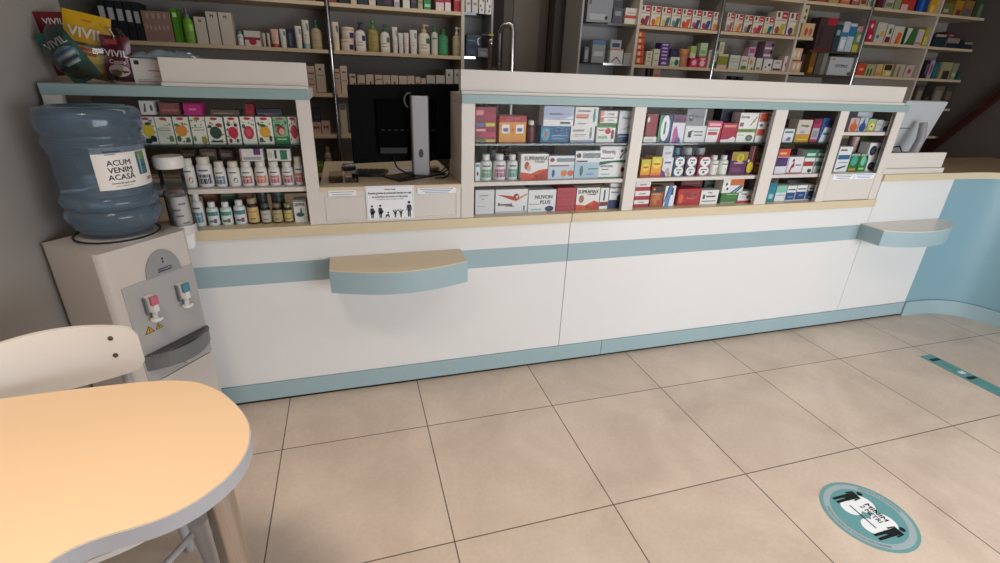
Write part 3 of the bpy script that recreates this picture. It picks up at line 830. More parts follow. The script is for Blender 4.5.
for k, (x, lab) in enumerate(((.30, 'clear acrylic tray on the worktop beside the left display'), (.365, 'clear acrylic tray on worktop nearer to the monitor'))):
    t = thing('acrylic_tray', lab, 'tray', (x, .50, 1.0034), 0, 'clear trays on the till worktop')
    cm = clear('e8e4e0', .05, 1.0)
    m = MB(); m.box(-.028, -.07, 0, .028, .07, .002, cm); m.build('tray_base', t)
    m = MB()
    for a in ((-.028, -.07, .028, -.068), (-.028, .068, .028, .07), (-.028, -.068, -.026, .068), (.026, -.068, .028, .068)): m.box(a[0], a[1], .002, a[2], a[3], .024, cm)
    m.build('tray_wall', t)

# right monitor, white, leaning back, seen from behind
RM = thing('computer_monitor', 'white monitor seen from behind beyond the right display', 'monitor', (4.05, 0.72, 0.995), math.radians(0))
WM = mat('c8ccd0', .35)
m = MB(); m.box(-.18, 0, .055, .20, .028, .40, WM)
ca, sa = math.cos(math.radians(12)), math.sin(math.radians(12))
m.v = [(a, b*ca+c*sa*-1+.09, c*ca+b*sa) for a, b, c in m.v]; m.build('screen_back', RM, .006, 3)
m = MB(); m.tube([(-.02, -.03, .26), (-.03, -.055, .16), (-.045, -.045, .05), (-.05, 0, .014)], [.022, .026, .028, .03], mat('9a9a9e', .4), 12); m.build('stand_arm', RM)['label'] = 'grey stand arm'
m = MB(); m.prism([(-.13, -.06), (.05, -.06), (.07, .05), (.03, .09), (-.12, .09)], .0004, .014, mat('b0b2b6', .4)); m.build('stand_base', RM, .004)
m = MB(); m.box(-.16, -.002, .215, -.04, .0, .219, mat('5a5c60', .5)); m.v = [(a, b+.075-.005*c-.045, c) for a, b, c in m.v]; m.build('seam_strip', RM)
m = MB(); m.tube([(3.80, .70, 1.09), (3.84, .66, 1.11), (3.87, .64, 1.06), (3.88, .66, 1.01), (3.84, .70, 1.0)], .005, BLACK, 8)
tag(m.build('cable', origin=(3.80, .70, 1.0)), 'black cable hanging left of the white monitor', 'cable')

# ------------------------------------------------------------------ on top of the left display
BL = thing('display_bowl', 'round clear plastic bowl of sweets bags on the left display', 'bowl', (-0.475, 0.475, 1.3745))
cm = clear('f2f0ee', .03, 1.4, 'bowl')
m = MB(); m.lathe([(.045, 0), (.075, .012), (.103, .04), (.118, .08), (.120, .12), (.112, .155), (.100, .178)], cm, seg=36, cap=False); m.lathe([(.0, .0008), (.045, .0008)], cm, seg=36, cap=False); m.build('bowl_wall', BL)
def bag(label, loc, w_, h_, tilt, lean, yawz, col, art):
    """crimped sweets pouch"""
    t = thing('sweets_bag', label, 'bag', loc, yawz, 'sweets bags in the clear bowl')
    T_ = Matrix.Rotation(lean, 4, 'X') @ Matrix.Rotation(tilt, 4, 'Y')
    def surf(u, v, side, e=0):
        d = .013*math.sin(PI*min(1, max(0, u)))**.6*math.sin(PI*min(1, max(0, v)))**.5
        return T_ @ Vector((w_*(u-.5), side*(d+.0008)+side*e, h_*v))
    m = MB(); nu, nv = 10, 12; vs_ = []
    for side in (-1, 1):
        for j in range(nv+1):
            for i in range(nu+1): vs_.append(surf(i/nu, j/nv, side))
    fs = []; N1 = (nu+1)*(nv+1)
    for j in range(nv):
        for i in range(nu):
            a = j*(nu+1)+i; fs.append((a, a+1, a+nu+2, a+nu+1)); b = a+N1; fs.append((b+nu+1, b+nu+2, b+1, b))
    m.add(vs_, fs, mat(col, .3), True); m.build('pouch', t)
    m = MB()
    for k, a in enumerate(art):
        e = .0012+.0004*k
        if a[0] == 'r':
            _, u0, v0, u1, v1, c = a
            g_ = [surf(u0+(u1-u0)*i/6, v0+(v1-v0)*j/5, -1, e) for j in range(6) for i in range(7)]
            m.add(g_, [(j*7+i, j*7+i+1, j*7+i+8, j*7+i+7) for j in range(5) for i in range(6)], mat(c, .35))
        if a[0] == 'e':
            _, cu, cv_, ru, rv, c = a
            g_ = [surf(cu, cv_, -1, e)]+[surf(cu+ru*math.cos(2*PI*i/20), cv_+rv*math.sin(2*PI*i/20), -1, e) for i in range(20)]
            m.add(g_, [(0, i+1, (i+1) % 20+1) for i in range(20)], mat(c, .35))
        if a[0] == 't':
            _, cu, cv_, hh, c, s = a[:6]; mw = a[6] if len(a) > 6 else .86
            put_text(m, s, lambda x, z: tuple(surf(cu+x/w_, cv_+z/h_, -1, e+.0005)), hh*h_, mat(c, .35), mw*w_)
    m.build('print', t)
    return t
bag('dark red VIVIL sweets bag at the left back of bowl', (-.560, .520, 1.395), .10, .200, -.06, .10, .15, '6a1420', [('t', .5, .86, .09, 'd8d0cc', 'VIVIL')])
bag('yellow VIVIL sweets bag with lemon, tallest in the bowl', (-.502, .485, 1.388), .135, .210, .20, .02, .05, 'd8a818',
    [('r', .05, .05, .95, .50, 'b8a868'), ('e', .55, .22, .38, .16, 'd8b030'), ('e', .7, .38, .2, .12, 'e0c860'), ('e', .3, .1, .2, .08, '4a6a3a'), ('r', .18, .50, .9, .55, '5a5034'), ('r', .25, .43, .8, .48, 'b05a4a'), ('r', .35, .36, .7, .41, 'b05a4a'), ('t', .5, .70, .15, 'f0ece4', 'VIVIL'), ('r', .4, .88, .62, .90, 'c06a20')])
bag('teal green VIVIL sweets bag leaning left in the bowl', (-.478, .415, 1.383), .095, .170, -.50, .03, -.05, '1f5a54',
    [('r', .05, .05, .95, .30, '2e4a34'), ('e', .5, .5, .42, .17, '7aa0a8'), ('r', .12, .56, .85, .60, '2f6aa8'), ('r', .15, .48, .85, .535, 'c8d0d0'), ('r', .2, .40, .85, .455, '24404a'), ('r', .3, .33, .8, .375, 'c8d0d0'), ('t', .5, .76, .13, 'e8ecec', 'VIVIL')])
bag('wine red VIVIL sweets bag at the right of bowl', (-.392, .45, 1.383), .085, .145, .06, .06, .10, '5a1428',
    [('r', .05, .04, .95, .24, '2e241e'), ('e', .5, .24, .36, .14, 'b8a4a0'), ('e', .4, .18, .18, .08, '6a5a3a'), ('t', .5, .62, .14, 'e8e0e0', 'VIVIL'), ('t', .5, .44, .09, 'd8c8c8', 'Cassis', .6), ('r', .2, .82, .6, .92, 'b03a4a')])
m = carton('c', 'cfc8c2', .125, .085, .05, 'r .08 .76 .2 .92 1e1e22;r .38 .52 1 .55 a83a3a;r .1 .1 .6 .13 8a8a90;r .1 .18 .4 .2 8a8a90;r .5 .3 .9 .33 b8a8a4', 1.0)
o = m.build('white_carton', loc=(-.285, .455, 1.3742)); o.rotation_euler = (0, 0, 0); tag(o, 'white carton with red line behind gallery board beside the bowl', 'box')
# crumpled clear bag lying on it
m = MB(); rnd = random.Random(3); nu, nv = 16, 8; g_ = []
for j in range(nv+1):
    for i in range(nu+1):
        u, v = i/nu, j/nv; ed = math.sin(PI*u)**.5*math.sin(PI*v)**.5
        g_.append((-.115+.23*u, -.045+.09*v, .002+ed*(.022+rnd.uniform(-.008, .008))))
m.add(g_, [(j*(nu+1)+i, j*(nu+1)+i+1, (j+1)*(nu+1)+i+1, (j+1)*(nu+1)+i) for j in range(nv) for i in range(nu)], mat('8a9aa8', .15, coat=.5), True)
m.add([(-.115, -.045, .001), (.115, -.045, .001), (.115, .045, .001), (-.115, .045, .001)], [(3, 2, 1, 0)], mat('8a9aa8', .2))
m.build('plastic_bag', loc=(-.235, .46, 1.4606)).select_set(False)
tag(bpy.data.objects['plastic_bag'], 'crumpled grey blue plastic bag lying on the white carton', 'bag')

# ------------------------------------------------------------------ wall shelving
def shelving():
    t = thing('wall_shelving', 'long wooden wall shelves with chrome rods behind the counter', 'shelving', (2.5, YS+.3, 0))
    def part(nm, mb, bevel=0, lb=None):
        mb.v = [(a-2.5, b-YS-.3, c) for a, b, c in mb.v]
        o = mb.build(nm, t, bevel)
        if lb: o['label'] = lb
        return o
    def board(x0, x1, z, y0=YS, mm=SHELFW, th=.022):
        m = MB(); m.box(x0, y0, z-th, x1, YS+.30, z, mm); return part('shelf_board', m, .001)
    Z = [2.085, 1.820, 1.550, 1.285, 1.020, .755, .49]
    for z in Z:
        board(-1.6, 0.286, z+.005); board(0.318, 1.160, z+.005)
    for z in Z:
        board(2.527, 3.230, z+.005); board(3.262, 4.010, z+.005)
    for z in (2.085, 1.285, 1.02, .755): board(4.034, 4.744, z+.005)
    board(4.034, 4.20, 1.825, th=.02); board(4.034, 4.20, 1.555, th=.02)
    dkb = noisy('4a3a30', '42342b', 4, .5)
    board(4.203, 4.744, 1.736, mm=dkb, th=.018); board(4.203, 4.744, 1.5445, mm=dkb, th=.018)
    for z in Z: board(4.776, 5.545, z+.005)
    for z in Z: board(5.567, 6.155, z+.005)
    bp_ = noisy('9a948e', '928c86', 2, .6)
    for a, b in ((-1.6, 1.385), (2.06, 6.16)):
        m = MB(); m.box(a, YS+.302, 0.0, b, YS+.312, 2.5, bp_); part('back_panel', m)
    for x in (.302, 3.246, 4.760):
        m = MB(); m.lathe([(.011, 0), (.011, 2.6)], CHROME, c=(x, YS+.004), seg=12); part('chrome_rod', m, 0, 'chrome rod')
        m = MB(); m.box(x-.009, YS+.02, 0, x+.009, YS+.30, 2.5, bp_); part('divider', m)
    for x, w_ in ((1.172, .011), (2.516, .011), (4.022, .011), (5.556, .010)):
        m = MB(); m.box(x-w_, YS-.003, 0, x+w_, YS+.30, 2.5, noisy('d0c4b4', 'c8bcac', 3, .45)); part('upright_panel', m, .001)
    lg = noisy('b4b2b2', 'acaaaa', 3, .5)
    for x0, x1, s in ((1.184, 1.385, 1), (2.06, 2.504, -1)):
        m = MB(); m.box(x0, YS+.285, 0, x1, YS+.30, 2.5, lg); part('corner_back', m)
        for z in (1.820, 1.550, 1.285, 1.02, 2.085):
            n = 8; pts = []
            for i in range(n+1):
                a = PI/2*i/n; pts.append((math.sin(a), math.cos(a)))
            if s > 0: P_ = [(x0, YS+.284), (x0, YS+.01)]+[(x0+(x1-x0)*(.35+.65*p[0]), YS+.01+.27*(1-p[1])) for p in pts]
            else: P_ = ([(x1, YS+.284)]+[(x1-(x1-x0)*(.55+.45*p[0]), YS+.01+.27*(1-p[1])) for p in pts][::-1]+[(x1, YS+.01)])
            m = MB(); m.prism(P_, z-.001, z+.005, clear('b8c4c0', .05, 1.0)); part('glass_shelf', m, 0, 'glass shelf')
            m = MB(); m.box(x0 if s > 0 else x1-(x1-x0)*.55, YS+.002, z-.009, x0+(x1-x0)*.4 if s > 0 else x1, YS+.009, z+.006, CHROME); part('chrome_edge', m, 0, 'chrome edge strip')
    m = MB(); m.box(2.045, YS, 0, 2.060, YS+.30, 2.5, noisy('a8a4a0', 'a09c98', 3, .5)); part('upright_panel', m, .001)
    m = MB(); m.box(1.386, YS+.05, 0, 1.400, YS+.30, 2.5, lg); part('upright_panel', m, .001)
shelving()
# doorway behind: dark door leaf with chrome pulls
m = MB(); m.box(1.42, 2.44, 0, 2.0, 2.48, 2.12, noisy('5a4a3c', '4e4034', 3, .5, stretch=(1, 1, .2)))
m.box(1.50, 2.432, 1.5, 1.62, 2.4395, 2.0, DKW); m.box(1.70, 2.432, 1.15, 1.92, 2.4395, 2.0, noisy('6e6050', '645646', 3, .5)); struct('door_1', m)
m = MB(); m.tube([(1.385, 1.79, 1.02), (1.385, 1.79, 1.70), (1.392, 1.78, 1.735), (1.41, 1.76, 1.755), (1.435, 1.75, 1.758), (1.455, 1.75, 1.745), (1.462, 1.75, 1.71), (1.47, 1.75, 1.02)], [.014, .014, .015, .016, .018, .020, .020, .020], CHROME, 12)
m.v = [(a+.02, b, c) for a, b, c in m.v]
H1 = thing('trolley_handle', 'bent chrome tube handle standing in the dark doorway', 'handle', (1.45, 1.77, 0))
m.v = [(a-1.45, b-1.77, c) for a, b, c in m.v]; m.build('tube_handle', H1)
m = MB(); m.tube([(-.045, .02, 0), (-.045, .02, 1.03)], .016, CHROME, 12); m.tube([(.04, -.02, 0), (.04, -.02, 1.03)], .016, CHROME, 12); m.box(-.07, -.12, .12, .07, .12, .15, DARK); m.build('trolley_frame', H1)
m = MB(); m.lathe([(.013, 0), (.013, 1.62), (.017, 1.625), (.017, 1.66), (.01, 1.668)], STEEL, seg=12); tag(m.build('steel_post', loc=(1.345, 1.80, 0)), 'short round steel post at the left of the doorway', 'post')

# sloping dark red handrail on the right wall
HR = thing('handrail', 'dark red sloping handrail on the dark right wall', 'handrail', (6.12, 1.4, 1.0))
m = MB(); a = Vector((0, .56, -.16)); b = Vector((0, -.50, 1.28)); d_ = (b-a).normalized(); n_ = Vector((0, d_.z, -d_.y))*.030
rdm = noisy('4a1c18', '3c1612', 5, .45)
m.add([(x, p.y+q.y, p.z+q.z) for x in (-.03, .02) for p, q in ((a, -n_), (b, -n_), (b, n_), (a, n_))], [(0, 1, 2, 3), (7, 6, 5, 4), (0, 4, 5, 1), (1, 5, 6, 2), (2, 6, 7, 3), (3, 7, 4, 0)], rdm); m.build('rail', HR, .006)
m = MB()
for s in (.3, .75): p = a.lerp(b, s); m.box(.018, p.y-.012, p.z-.012, .049, p.y+.012, p.z+.012, DARK)
m.build('bracket', HR)
# terracotta jar at the far end of the curved counter
J = thing('terracotta_jar', 'orange terracotta jar with black rim at the far right edge', 'jar', (5.02, .52, .995))
m = MB(); m.lathe([(.06, 0), (.09, .03), (.098, .06), (.085, .10), (.06, .12)], noisy('b06a3c', 'a05c30', 6, .45), seg=26); m.build('jar_body', J)
m = MB(); m.lathe([(.062, .12), (.068, .125), (.066, .145), (.058, .15)], DARK, seg=24); m.build('rim', J)

TABLE = r"""
D1t|box|0.9440 0.395 1.1720 0.0940 0.0650|8e1f35|crimson carton with yellow corner strip|r .05 .75 .5 .9 f0a8b8;r .3 .35 .95 .7 c23050;r .05 .05 .45 .2 3c9a6a;r .5 .05 .95 .22 d8c83c|
D1t|box|0.9425 0.395 1.2370 0.0930 0.0840|8e1f35|dark crimson carton with blue corner strip|r .05 .6 .4 .85 e88a98;r .45 .4 .95 .75 b02a48;r .05 .05 .45 .2 2f7ab0;r .5 .05 .95 .22 d8c83c|S
D1t|box|1.0675 0.395 1.1720 0.1250 0.1140|e39a25|orange duo carton with red header|r 0 .76 1 1 b4202c;t .5 .9 .07 f6d8d0 VALUE PACK;r .1 .35 .38 .68 f3f3f0;r .62 .35 .9 .68 f3f3f0;r .15 .42 .33 .55 4a6a90;r .67 .42 .85 .55 4a6a90;r .44 .47 .56 .51 c02020;r .48 .42 .52 .56 c02020;r 0 0 1 .03 c86a1a|
D1t|bottle|1.1600 0.395 1.1720 0.0420 0.0940|5a2a2c|maroon bottle with white cap|c f2f2ee;l 6a2a30;k|
D1t|box|1.2720 0.395 1.1720 0.1400 0.0730|1f5f93|blue carton with teal body picture|e .17 .5 .15 .4 4fa8b8;e .17 .5 .04 .22 c04838;t .68 .72 .16 dfeef8 Sinoflex;r .4 .4 .95 .45 8ec0dc;r .4 .22 .85 .27 8ec0dc|
D1t|box|1.2840 0.395 1.2450 0.1460 0.0850|eef0f4|white carton with blue swoosh|p b4bfdc 0 .4 0 1 1 1 1 .55 .6 .32;t .42 .62 .13 5a6a9c Bioarthro;r 0 .33 1 .36 8a94c0;r .55 .1 .9 .22 6a6a72|S
D1t|box|1.4095 0.395 1.1720 0.1210 0.0740|f0f0ee|white carton with grey standing figure|t .32 .75 .16 5a5a60 Lynistol;r .1 .45 .65 .5 c8a078;r .1 .38 .55 .41 9a9aa0;e .84 .5 .05 .3 8a8a90;e .84 .85 .04 .07 8a8a90;r 0 .02 1 .14 8e9cc4|
D1t|box|1.4215 0.395 1.2460 0.1150 0.0830|f0f0ee|white carton with teal figure and red band|t .38 .8 .12 44506a Artrocalm;r .05 .45 .6 .62 e2968a;r .05 .4 .55 .45 b04a40;e .84 .5 .06 .32 3f9a8a;e .84 .86 .04 .06 3f9a8a;r .1 .1 .5 .16 9a9aa0|S
D1t|box|1.5300 0.395 1.1720 0.0960 0.0890|f0f2ec|white and green carton with red tablets|r 0 .76 1 1 3f8a3c;t .45 .88 .13 eaf6e0 Artrofort;e .6 .58 .16 .16 c23a38;e .86 .42 .09 .26 8a3a38;r .08 .6 .4 .66 b03030;r .08 .2 .6 .35 9cc0a0|
D1t|box|1.5375 0.395 1.2610 0.0870 0.0260|f0f0ee|small white carton with red end|r 0 .15 .2 .95 d88078;r .2 .9 1 1 9a2a2c;t .62 .5 .25 5a5a60 antinevr|S
D1t|box|1.5365 0.395 1.2870 0.0870 0.0270|f0f0ee|small white carton with pink end|r 0 .15 .2 .95 e8a098;t .62 .5 .25 5a5a60 antinevr|S
D1t|box|1.6305 0.395 1.1720 0.0790 0.1430|dfe6ea|tall pale grey carton with navy base|r 0 0 1 .28 1f3560;r .1 .18 .7 .22 8ab0d0;t .5 .78 .08 5a7aa8 Movial;p b0bcc8 .1 .4 .8 .45 .9 .6 .6 .5|
D1m|box|0.9105 0.395 1.0040 0.0210 0.0810|f0f2f0|narrow white carton with black mark|r .1 .78 .9 .92 5aa0c0;e .5 .4 .2 .12 2a2a2a|
D1m|bottle|0.9545 0.395 1.0040 0.0570 0.1150|f2f4f2|white pill bottle with green label|c f4f4f4;l e8f0ea;v 4a9a70|
D1m|bottle|1.0195 0.395 1.0040 0.0610 0.1150|f2f4f2|white pill bottle with pink label|c f4f4f4;l f2e6ea;v a05a80|
D1m|bottle|1.0800 0.395 1.0040 0.0520 0.1140|f2f4f2|white pill bottle with teal label|c f4f4f4;l e6f2ee;v 3a9a8a|
D1m|box|1.1815 0.395 1.0040 0.1330 0.1180|f4f2f0|white carton with orange wave, SUPRAMAX|p d8562a 0 0 1 0 1 .42 .7 .38 .4 .24 0 .3;p c03a20 .45 0 1 0 1 .4 .8 .3;t .55 .83 .15 1e2430 SUPRAMAX;t .68 .7 .07 1e2430 Articulatii;e .22 .55 .09 .16 b05a48;e .3 .45 .07 .13 e0b090;t .68 .15 .1 f6e0a0 60cps|
D1m|box|1.3170 0.395 1.0040 0.1300 0.1080|c8dcea|pale blue carton with orange capsules|r 0 .62 1 1 eef0f0;r .3 .74 1 .9 8a98a4;e .13 .83 .09 .09 8a4a5a;r .05 .55 .8 .6 b04a40;e .62 .25 .13 .14 e08a38;e .88 .25 .12 .13 d86a48;e .2 .25 .06 .17 3a6a9a|
D1m|box|1.4505 0.395 1.0040 0.1290 0.1300|b4d0e2|pale blue carton with grey header|r 0 .58 1 1 eef0ee;r .28 .74 1 .92 8a929a;e .13 .83 .1 .09 6a3a44;r .05 .6 .5 .65 3a3a40;e .28 .28 .07 .19 4a7a6a;r .55 .32 .95 .37 4a9a6a;r .5 .12 .8 .2 8aa8e0|
D1m|box|1.5885 0.395 1.0040 0.1490 0.0780|f2f4f2|white carton with green top swoosh|p 1f6a52 0 .78 0 1 1 1 1 .92 .5 .95;r 0 0 1 .05 2f7a5a;t .27 .72 .12 2a4a40 ARTROFEN;r .1 .5 .35 .55 3a5a50;e .87 .5 .07 .17 6a2a2a;r .1 .2 .4 .25 9aa8a4|
D1m|box|1.5870 0.395 1.0820 0.1500 0.0720|f4f4f4|white carton with blue bone drawing|t .3 .66 .24 2a3038 Vitoriq;r .05 .2 .5 .26 4a5058;e .78 .7 .05 .1 2a3a70;e .92 .75 .06 .12 3a4a80;p 3a4a80 .75 .2 .85 .5 .92 .6 .88 .66 .78 .5 .7 .25;p 1f6a52 0 0 1 0 1 .12 .6 .08|S
D1b|box|0.9470 0.395 0.8480 0.0900 0.1140|e2e6e8|pale grey carton with faint lettering|t .45 .78 .07 9aa2a8 Carnosin;r .3 .6 .5 .64 a8b0b4;r 0 .05 1 .12 e8f0f8;r .1 .3 .5 .34 c0c8cc|
D1b|box|1.0780 0.395 0.8480 0.1580 0.1130|eef0f2|white carton with red ribbon swoosh|p c0442e .02 .8 .5 .72 .72 .58 .6 .5 .3 .66;p d89868 .55 .55 .98 .82 .98 .76 .62 .48;e .64 .68 .09 .14 a02a24;e .66 .68 .04 .07 eac0a8;t .3 .38 .12 a03838 Benegast;t .5 .3 .07 a03838 reflux;r .88 .1 .92 .3 3a4a6a;r 0 .02 1 .08 b8c8d8|
D1b|box|1.2320 0.395 0.8480 0.1400 0.1060|eef1f4|white carton lettered NUVON PLUS|t .55 .68 .16 2e3a44 NUVON;t .62 .44 .16 2e3a44 PLUS;r .02 .35 .4 .37 3a3a40;e .78 .13 .16 .13 2a3c66;r .1 .08 .5 .14 9ad0d8|
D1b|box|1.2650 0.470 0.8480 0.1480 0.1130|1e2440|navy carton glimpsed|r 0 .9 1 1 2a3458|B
D1b|box|1.3565 0.395 0.8480 0.0990 0.1120|b8404e|red carton with faint darker lines|r 0 .18 1 .2 8e2a38;r 0 .38 1 .4 8e2a38;r 0 .58 1 .6 8e2a38;r 0 .78 1 .8 8e2a38|
D1b|box|1.4730 0.395 0.8480 0.1240 0.1090|f4f2f0|white carton with orange wave lettered SUPRAMAX|p d8562a 0 0 1 0 1 .3 .8 .42 .4 .2 0 .25;p c03a20 .6 0 1 0 1 .3 .85 .36;t .5 .83 .15 1e2430 SUPRAMAX;t .66 .71 .08 a03a48 articulatii;e .22 .5 .11 .18 b07a58;t .6 .12 .1 f6c860 60cps|
D1b|box|1.5625 0.395 0.8480 0.0450 0.1060|f0f2f2|narrow white carton with red base|r 0 .14 1 .34 7a2a40;r .4 .4 .6 .9 3a5a58|
D1b|box|1.6330 0.395 0.8480 0.0860 0.1270|eef2f4|white carton with dark blue base|r 0 0 .95 .35 24356a;t .45 .85 .1 1e3a44 Neuromed;e .75 .42 .25 .14 3a5a4a;r .1 .62 .6 .68 8a94b4|
D2t|box|1.7735 0.395 1.1720 0.0710 0.0260|eceee8|flat white carton with pale pink print|r .1 .3 .7 .6 d8b8b0|
D2t|box|1.7715 0.395 1.1980 0.0590 0.1060|8e1c28|dark red carton standing upright|e .15 .75 .12 .12 e8d8d0;r .1 .05 .9 .1 6a1420|S
D2t|box|1.8480 0.395 1.1720 0.0700 0.1280|24407a|blue and green carton with white oval|r 0 0 .18 1 4a9a4c;e .5 .52 .34 .48 f2f6f6;r .4 .3 .55 .75 4a7a8a|
D2t|box|1.9245 0.395 1.1720 0.0730 0.1290|e6e6ee|carton with purple header and pink figure|r 0 .72 1 1 6a2a5a;r .1 .78 .5 .92 3a2a5a;p c0589a .1 0 .15 .5 .3 .62 .55 .3 .6 0;p 4a4a90 .3 0 .5 .25 .8 .1 .75 0|
D2t|box|2.0270 0.395 1.1720 0.1220 0.0790|d8dade|silver carton with black glass picture|r .06 .08 .94 .92 e6e8ea;r .15 .3 .32 .65 1e2024;p 1e2024 .15 .65 .4 .75 .32 .6;r .42 .6 .85 .68 6a6e74;r .42 .4 .85 .48 6a6e74|
D2t|box|2.0160 0.395 1.2510 0.1120 0.0790|8a8c92|grey carton with black glass picture|r .14 .3 .32 .62 2a2c30;p 2a2c30 .14 .62 .42 .72 .32 .58;r .45 .5 .85 .6 5a5c62;e .23 .5 .05 .06 e8e8e8;r .92 0 1 1 d8dade|S
D2t|box|2.1360 0.395 1.1720 0.0860 0.1010|f2f0f0|white carton with pink header|r 0 .72 1 1 d85a78;r .1 .8 .9 .9 f4c8d0;r .1 .35 .75 .5 c84a44;r .1 .55 .8 .62 b0b8bc;p b82a48 .8 0 1 0 1 .7 .9 .7|
D2t|box|2.2305 0.395 1.1720 0.0910 0.0940|b02844|raspberry red carton with white base|r .1 .78 .9 .9 e89a88;p f4e8ec 0 0 1 0 1 .22 .8 .3 .5 .16 0 .14|
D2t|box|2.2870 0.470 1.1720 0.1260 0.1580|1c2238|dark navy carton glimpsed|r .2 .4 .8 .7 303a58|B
D2t|box|2.3370 0.395 1.1720 0.1120 0.0660|f0f2ea|white carton with olive header|r 0 .74 1 1 7a9a3a;r .1 .84 .8 .92 4a6a2a;e .7 .32 .2 .24 5a6458;e .7 .32 .1 .12 8a948a;r .08 .5 .4 .56 b0b8a0|
D2t|box|2.3370 0.395 1.2380 0.1120 0.0780|f2f2f0|white carton with brown sprig|p 9a8a5a .6 .2 .66 .2 .95 .75 .9 .78;t .28 .75 .14 5a8a7a Garcinia;r .05 .15 .25 .4 a0607a;e .8 .5 .06 .1 b09a60|S
D2t|box|2.4315 0.395 1.1720 0.0590 0.0670|f0eef0|white carton with orange square|r .05 .5 .85 .98 d8502e;t .45 .74 .3 f4e0c8 g|
D2t|box|2.4305 0.395 1.2390 0.0590 0.0780|f0eef0|white carton with orange square and spoon|r .05 .45 .95 .98 d8502e;t .5 .72 .3 f0d8b8 g;r .2 .15 .5 .3 4a5a6a|S
D2t|box|2.4915 0.395 1.1720 0.0510 0.0820|e6f0f2|pale blue narrow carton|r .1 .35 .9 .45 6a8a94|
D2t|box|2.4820 0.395 1.2540 0.0500 0.0690|eceeee|grey white narrow carton with bars|r .1 .7 .9 .8 5a626a;r .1 .4 .9 .5 5a626a;r 0 0 1 .08 2a2c34|S
D2m|box|1.7735 0.395 1.0040 0.0530 0.0860|f0a828|orange carton with yellow disc|r 0 .7 1 1 c8c83a;e .5 .55 .42 .24 f6d04a;r .2 .5 .8 .6 b87a20;r 0 0 1 .12 c83a20|
D2m|box|1.8345 0.395 1.0040 0.0590 0.0980|f0a828|orange carton with bigger yellow disc|r 0 .75 1 1 c8c83a;e .5 .65 .42 .24 f8dc50;r .2 .6 .8 .68 a86a20;r 0 .05 1 .18 e07a50;r 0 0 1 .06 c83a20|
D2m|box|1.8985 0.395 1.0040 0.0590 0.0920|e8e8ee|white carton with purple corner|p 6a3a80 0 0 .45 0 .3 .25 0 .35;e .55 .3 .2 .18 b8b0c8;e .7 .12 .15 .1 c8b040;r .15 .7 .8 .8 7a7a90|
D2m|box|1.8875 0.395 1.0960 0.0570 0.0590|d8dade|light grey carton with small lettering|r .2 .35 .8 .48 9a9aa4|S
D2m|twin|1.9650 0.395 1.0040 0.0640 0.0970|2a6a8a|blue tin pair with round white lids|k 8a3a48|
D2m|twin|2.0375 0.395 1.0040 0.0650 0.0960|7a2a5a|purple tin pair with round white lids|k 3a8a6a|
D2m|twin|2.1175 0.395 1.0040 0.0730 0.0950|c23a5a|pink tin pair with round white lids|k 3a3a40|
D2m|tin|2.0025 0.470 1.0040 0.0410 0.1300|3a7a9a|small teal tin|k|B
D2m|tin|2.0740 0.470 1.0040 0.0480 0.1290|b0b4b8|grey tin|k|B
D2m|tin|2.1530 0.470 1.0040 0.0560 0.1290|a0a6ac|light grey tin|k|B
D2m|bottle|2.1925 0.395 1.0040 0.0550 0.0990|eef2ee|white bottle with yellow spot|c f4f6f4;l eef2ee;e d8c03a|
D2m|bottle|2.2540 0.395 1.0040 0.0520 0.0990|eef2f0|white bottle with pale yellow spot|c f4f6f4;l eef4ee;e d8d050|
D2m|box|2.3330 0.395 1.0040 0.1020 0.1190|5a2258|purple carton with gold top|r 0 .62 1 1 a08a2c;e .55 .72 .22 .2 d8c430;e .55 .74 .12 .12 b09a28;r .2 .48 .8 .54 c8a0c0;r .1 .1 .7 .3 7a3a6a|
D2m|box|2.4130 0.395 1.0040 0.0480 0.1490|5a1c34|maroon carton with yellow seal|e .45 .25 .42 .2 d8c420;r .5 .5 .6 1 b08a60;e .1 .48 .12 .05 f0f0f0|
D2m|box|2.4760 0.395 1.0040 0.0680 0.1280|7a1e30|maroon carton with green top|r 0 .62 1 1 5a7a2c;r .3 .75 .8 .88 b0c870;r 0 .06 1 .34 a8802c;r .1 .4 .8 .5 e8b0b0|
D2b|box|1.7790 0.395 0.8480 0.0860 0.0380|b02438|flat white and red carton|r 0 .45 1 1 f2f0ee;t .5 .72 .2 3a3440 uractiv|
D2b|box|1.7780 0.395 0.8860 0.0860 0.0470|b02438|flat red and white carton|r 0 .45 1 1 f2f0ee;t .5 .72 .2 3a3440 uractiv|S
D2b|box|1.7755 0.395 0.9330 0.0850 0.0460|b02438|flat white topped red carton|r 0 .45 1 1 f2f0ee;t .5 .72 .2 3a3440 uractiv|S
D2b|box|1.8665 0.395 0.8480 0.0730 0.1030|a8562c|brown carton with orange pattern|r 0 .72 1 1 2e2624;e .2 .88 .1 .06 e87a30;e .5 .35 .3 .25 c87a3c;e .7 .2 .2 .15 b8482c;r .1 .6 .8 .66 c8a888|
D2b|box|1.9420 0.395 0.8480 0.0620 0.1060|eef2f8|white carton with blue diagonal|p 5a8ac8 .1 0 .5 0 .7 1 .35 1;p 1e3a6a 0 .2 .1 .2 .45 1 .3 1;r .6 .55 .8 .9 2a4a5a|
D2b|box|2.0620 0.395 0.8480 0.1380 0.0870|b8262e|red carton with flame, Cystinol|e .15 .4 .1 .28 e06a28;t .58 .66 .2 f6d0d4 Cystinol;r .4 .38 .8 .43 e08080;r .1 .1 .9 .13 8a1a24|
D2b|box|2.1920 0.395 0.8480 0.1100 0.0760|f2f2f0|white carton with black device picture|r .12 .4 .24 .7 1a1c20;t .5 .84 .1 2a2a30 urinal;r .3 .5 .85 .62 5a5e6a;r .1 .2 .9 .26 5a5a60|
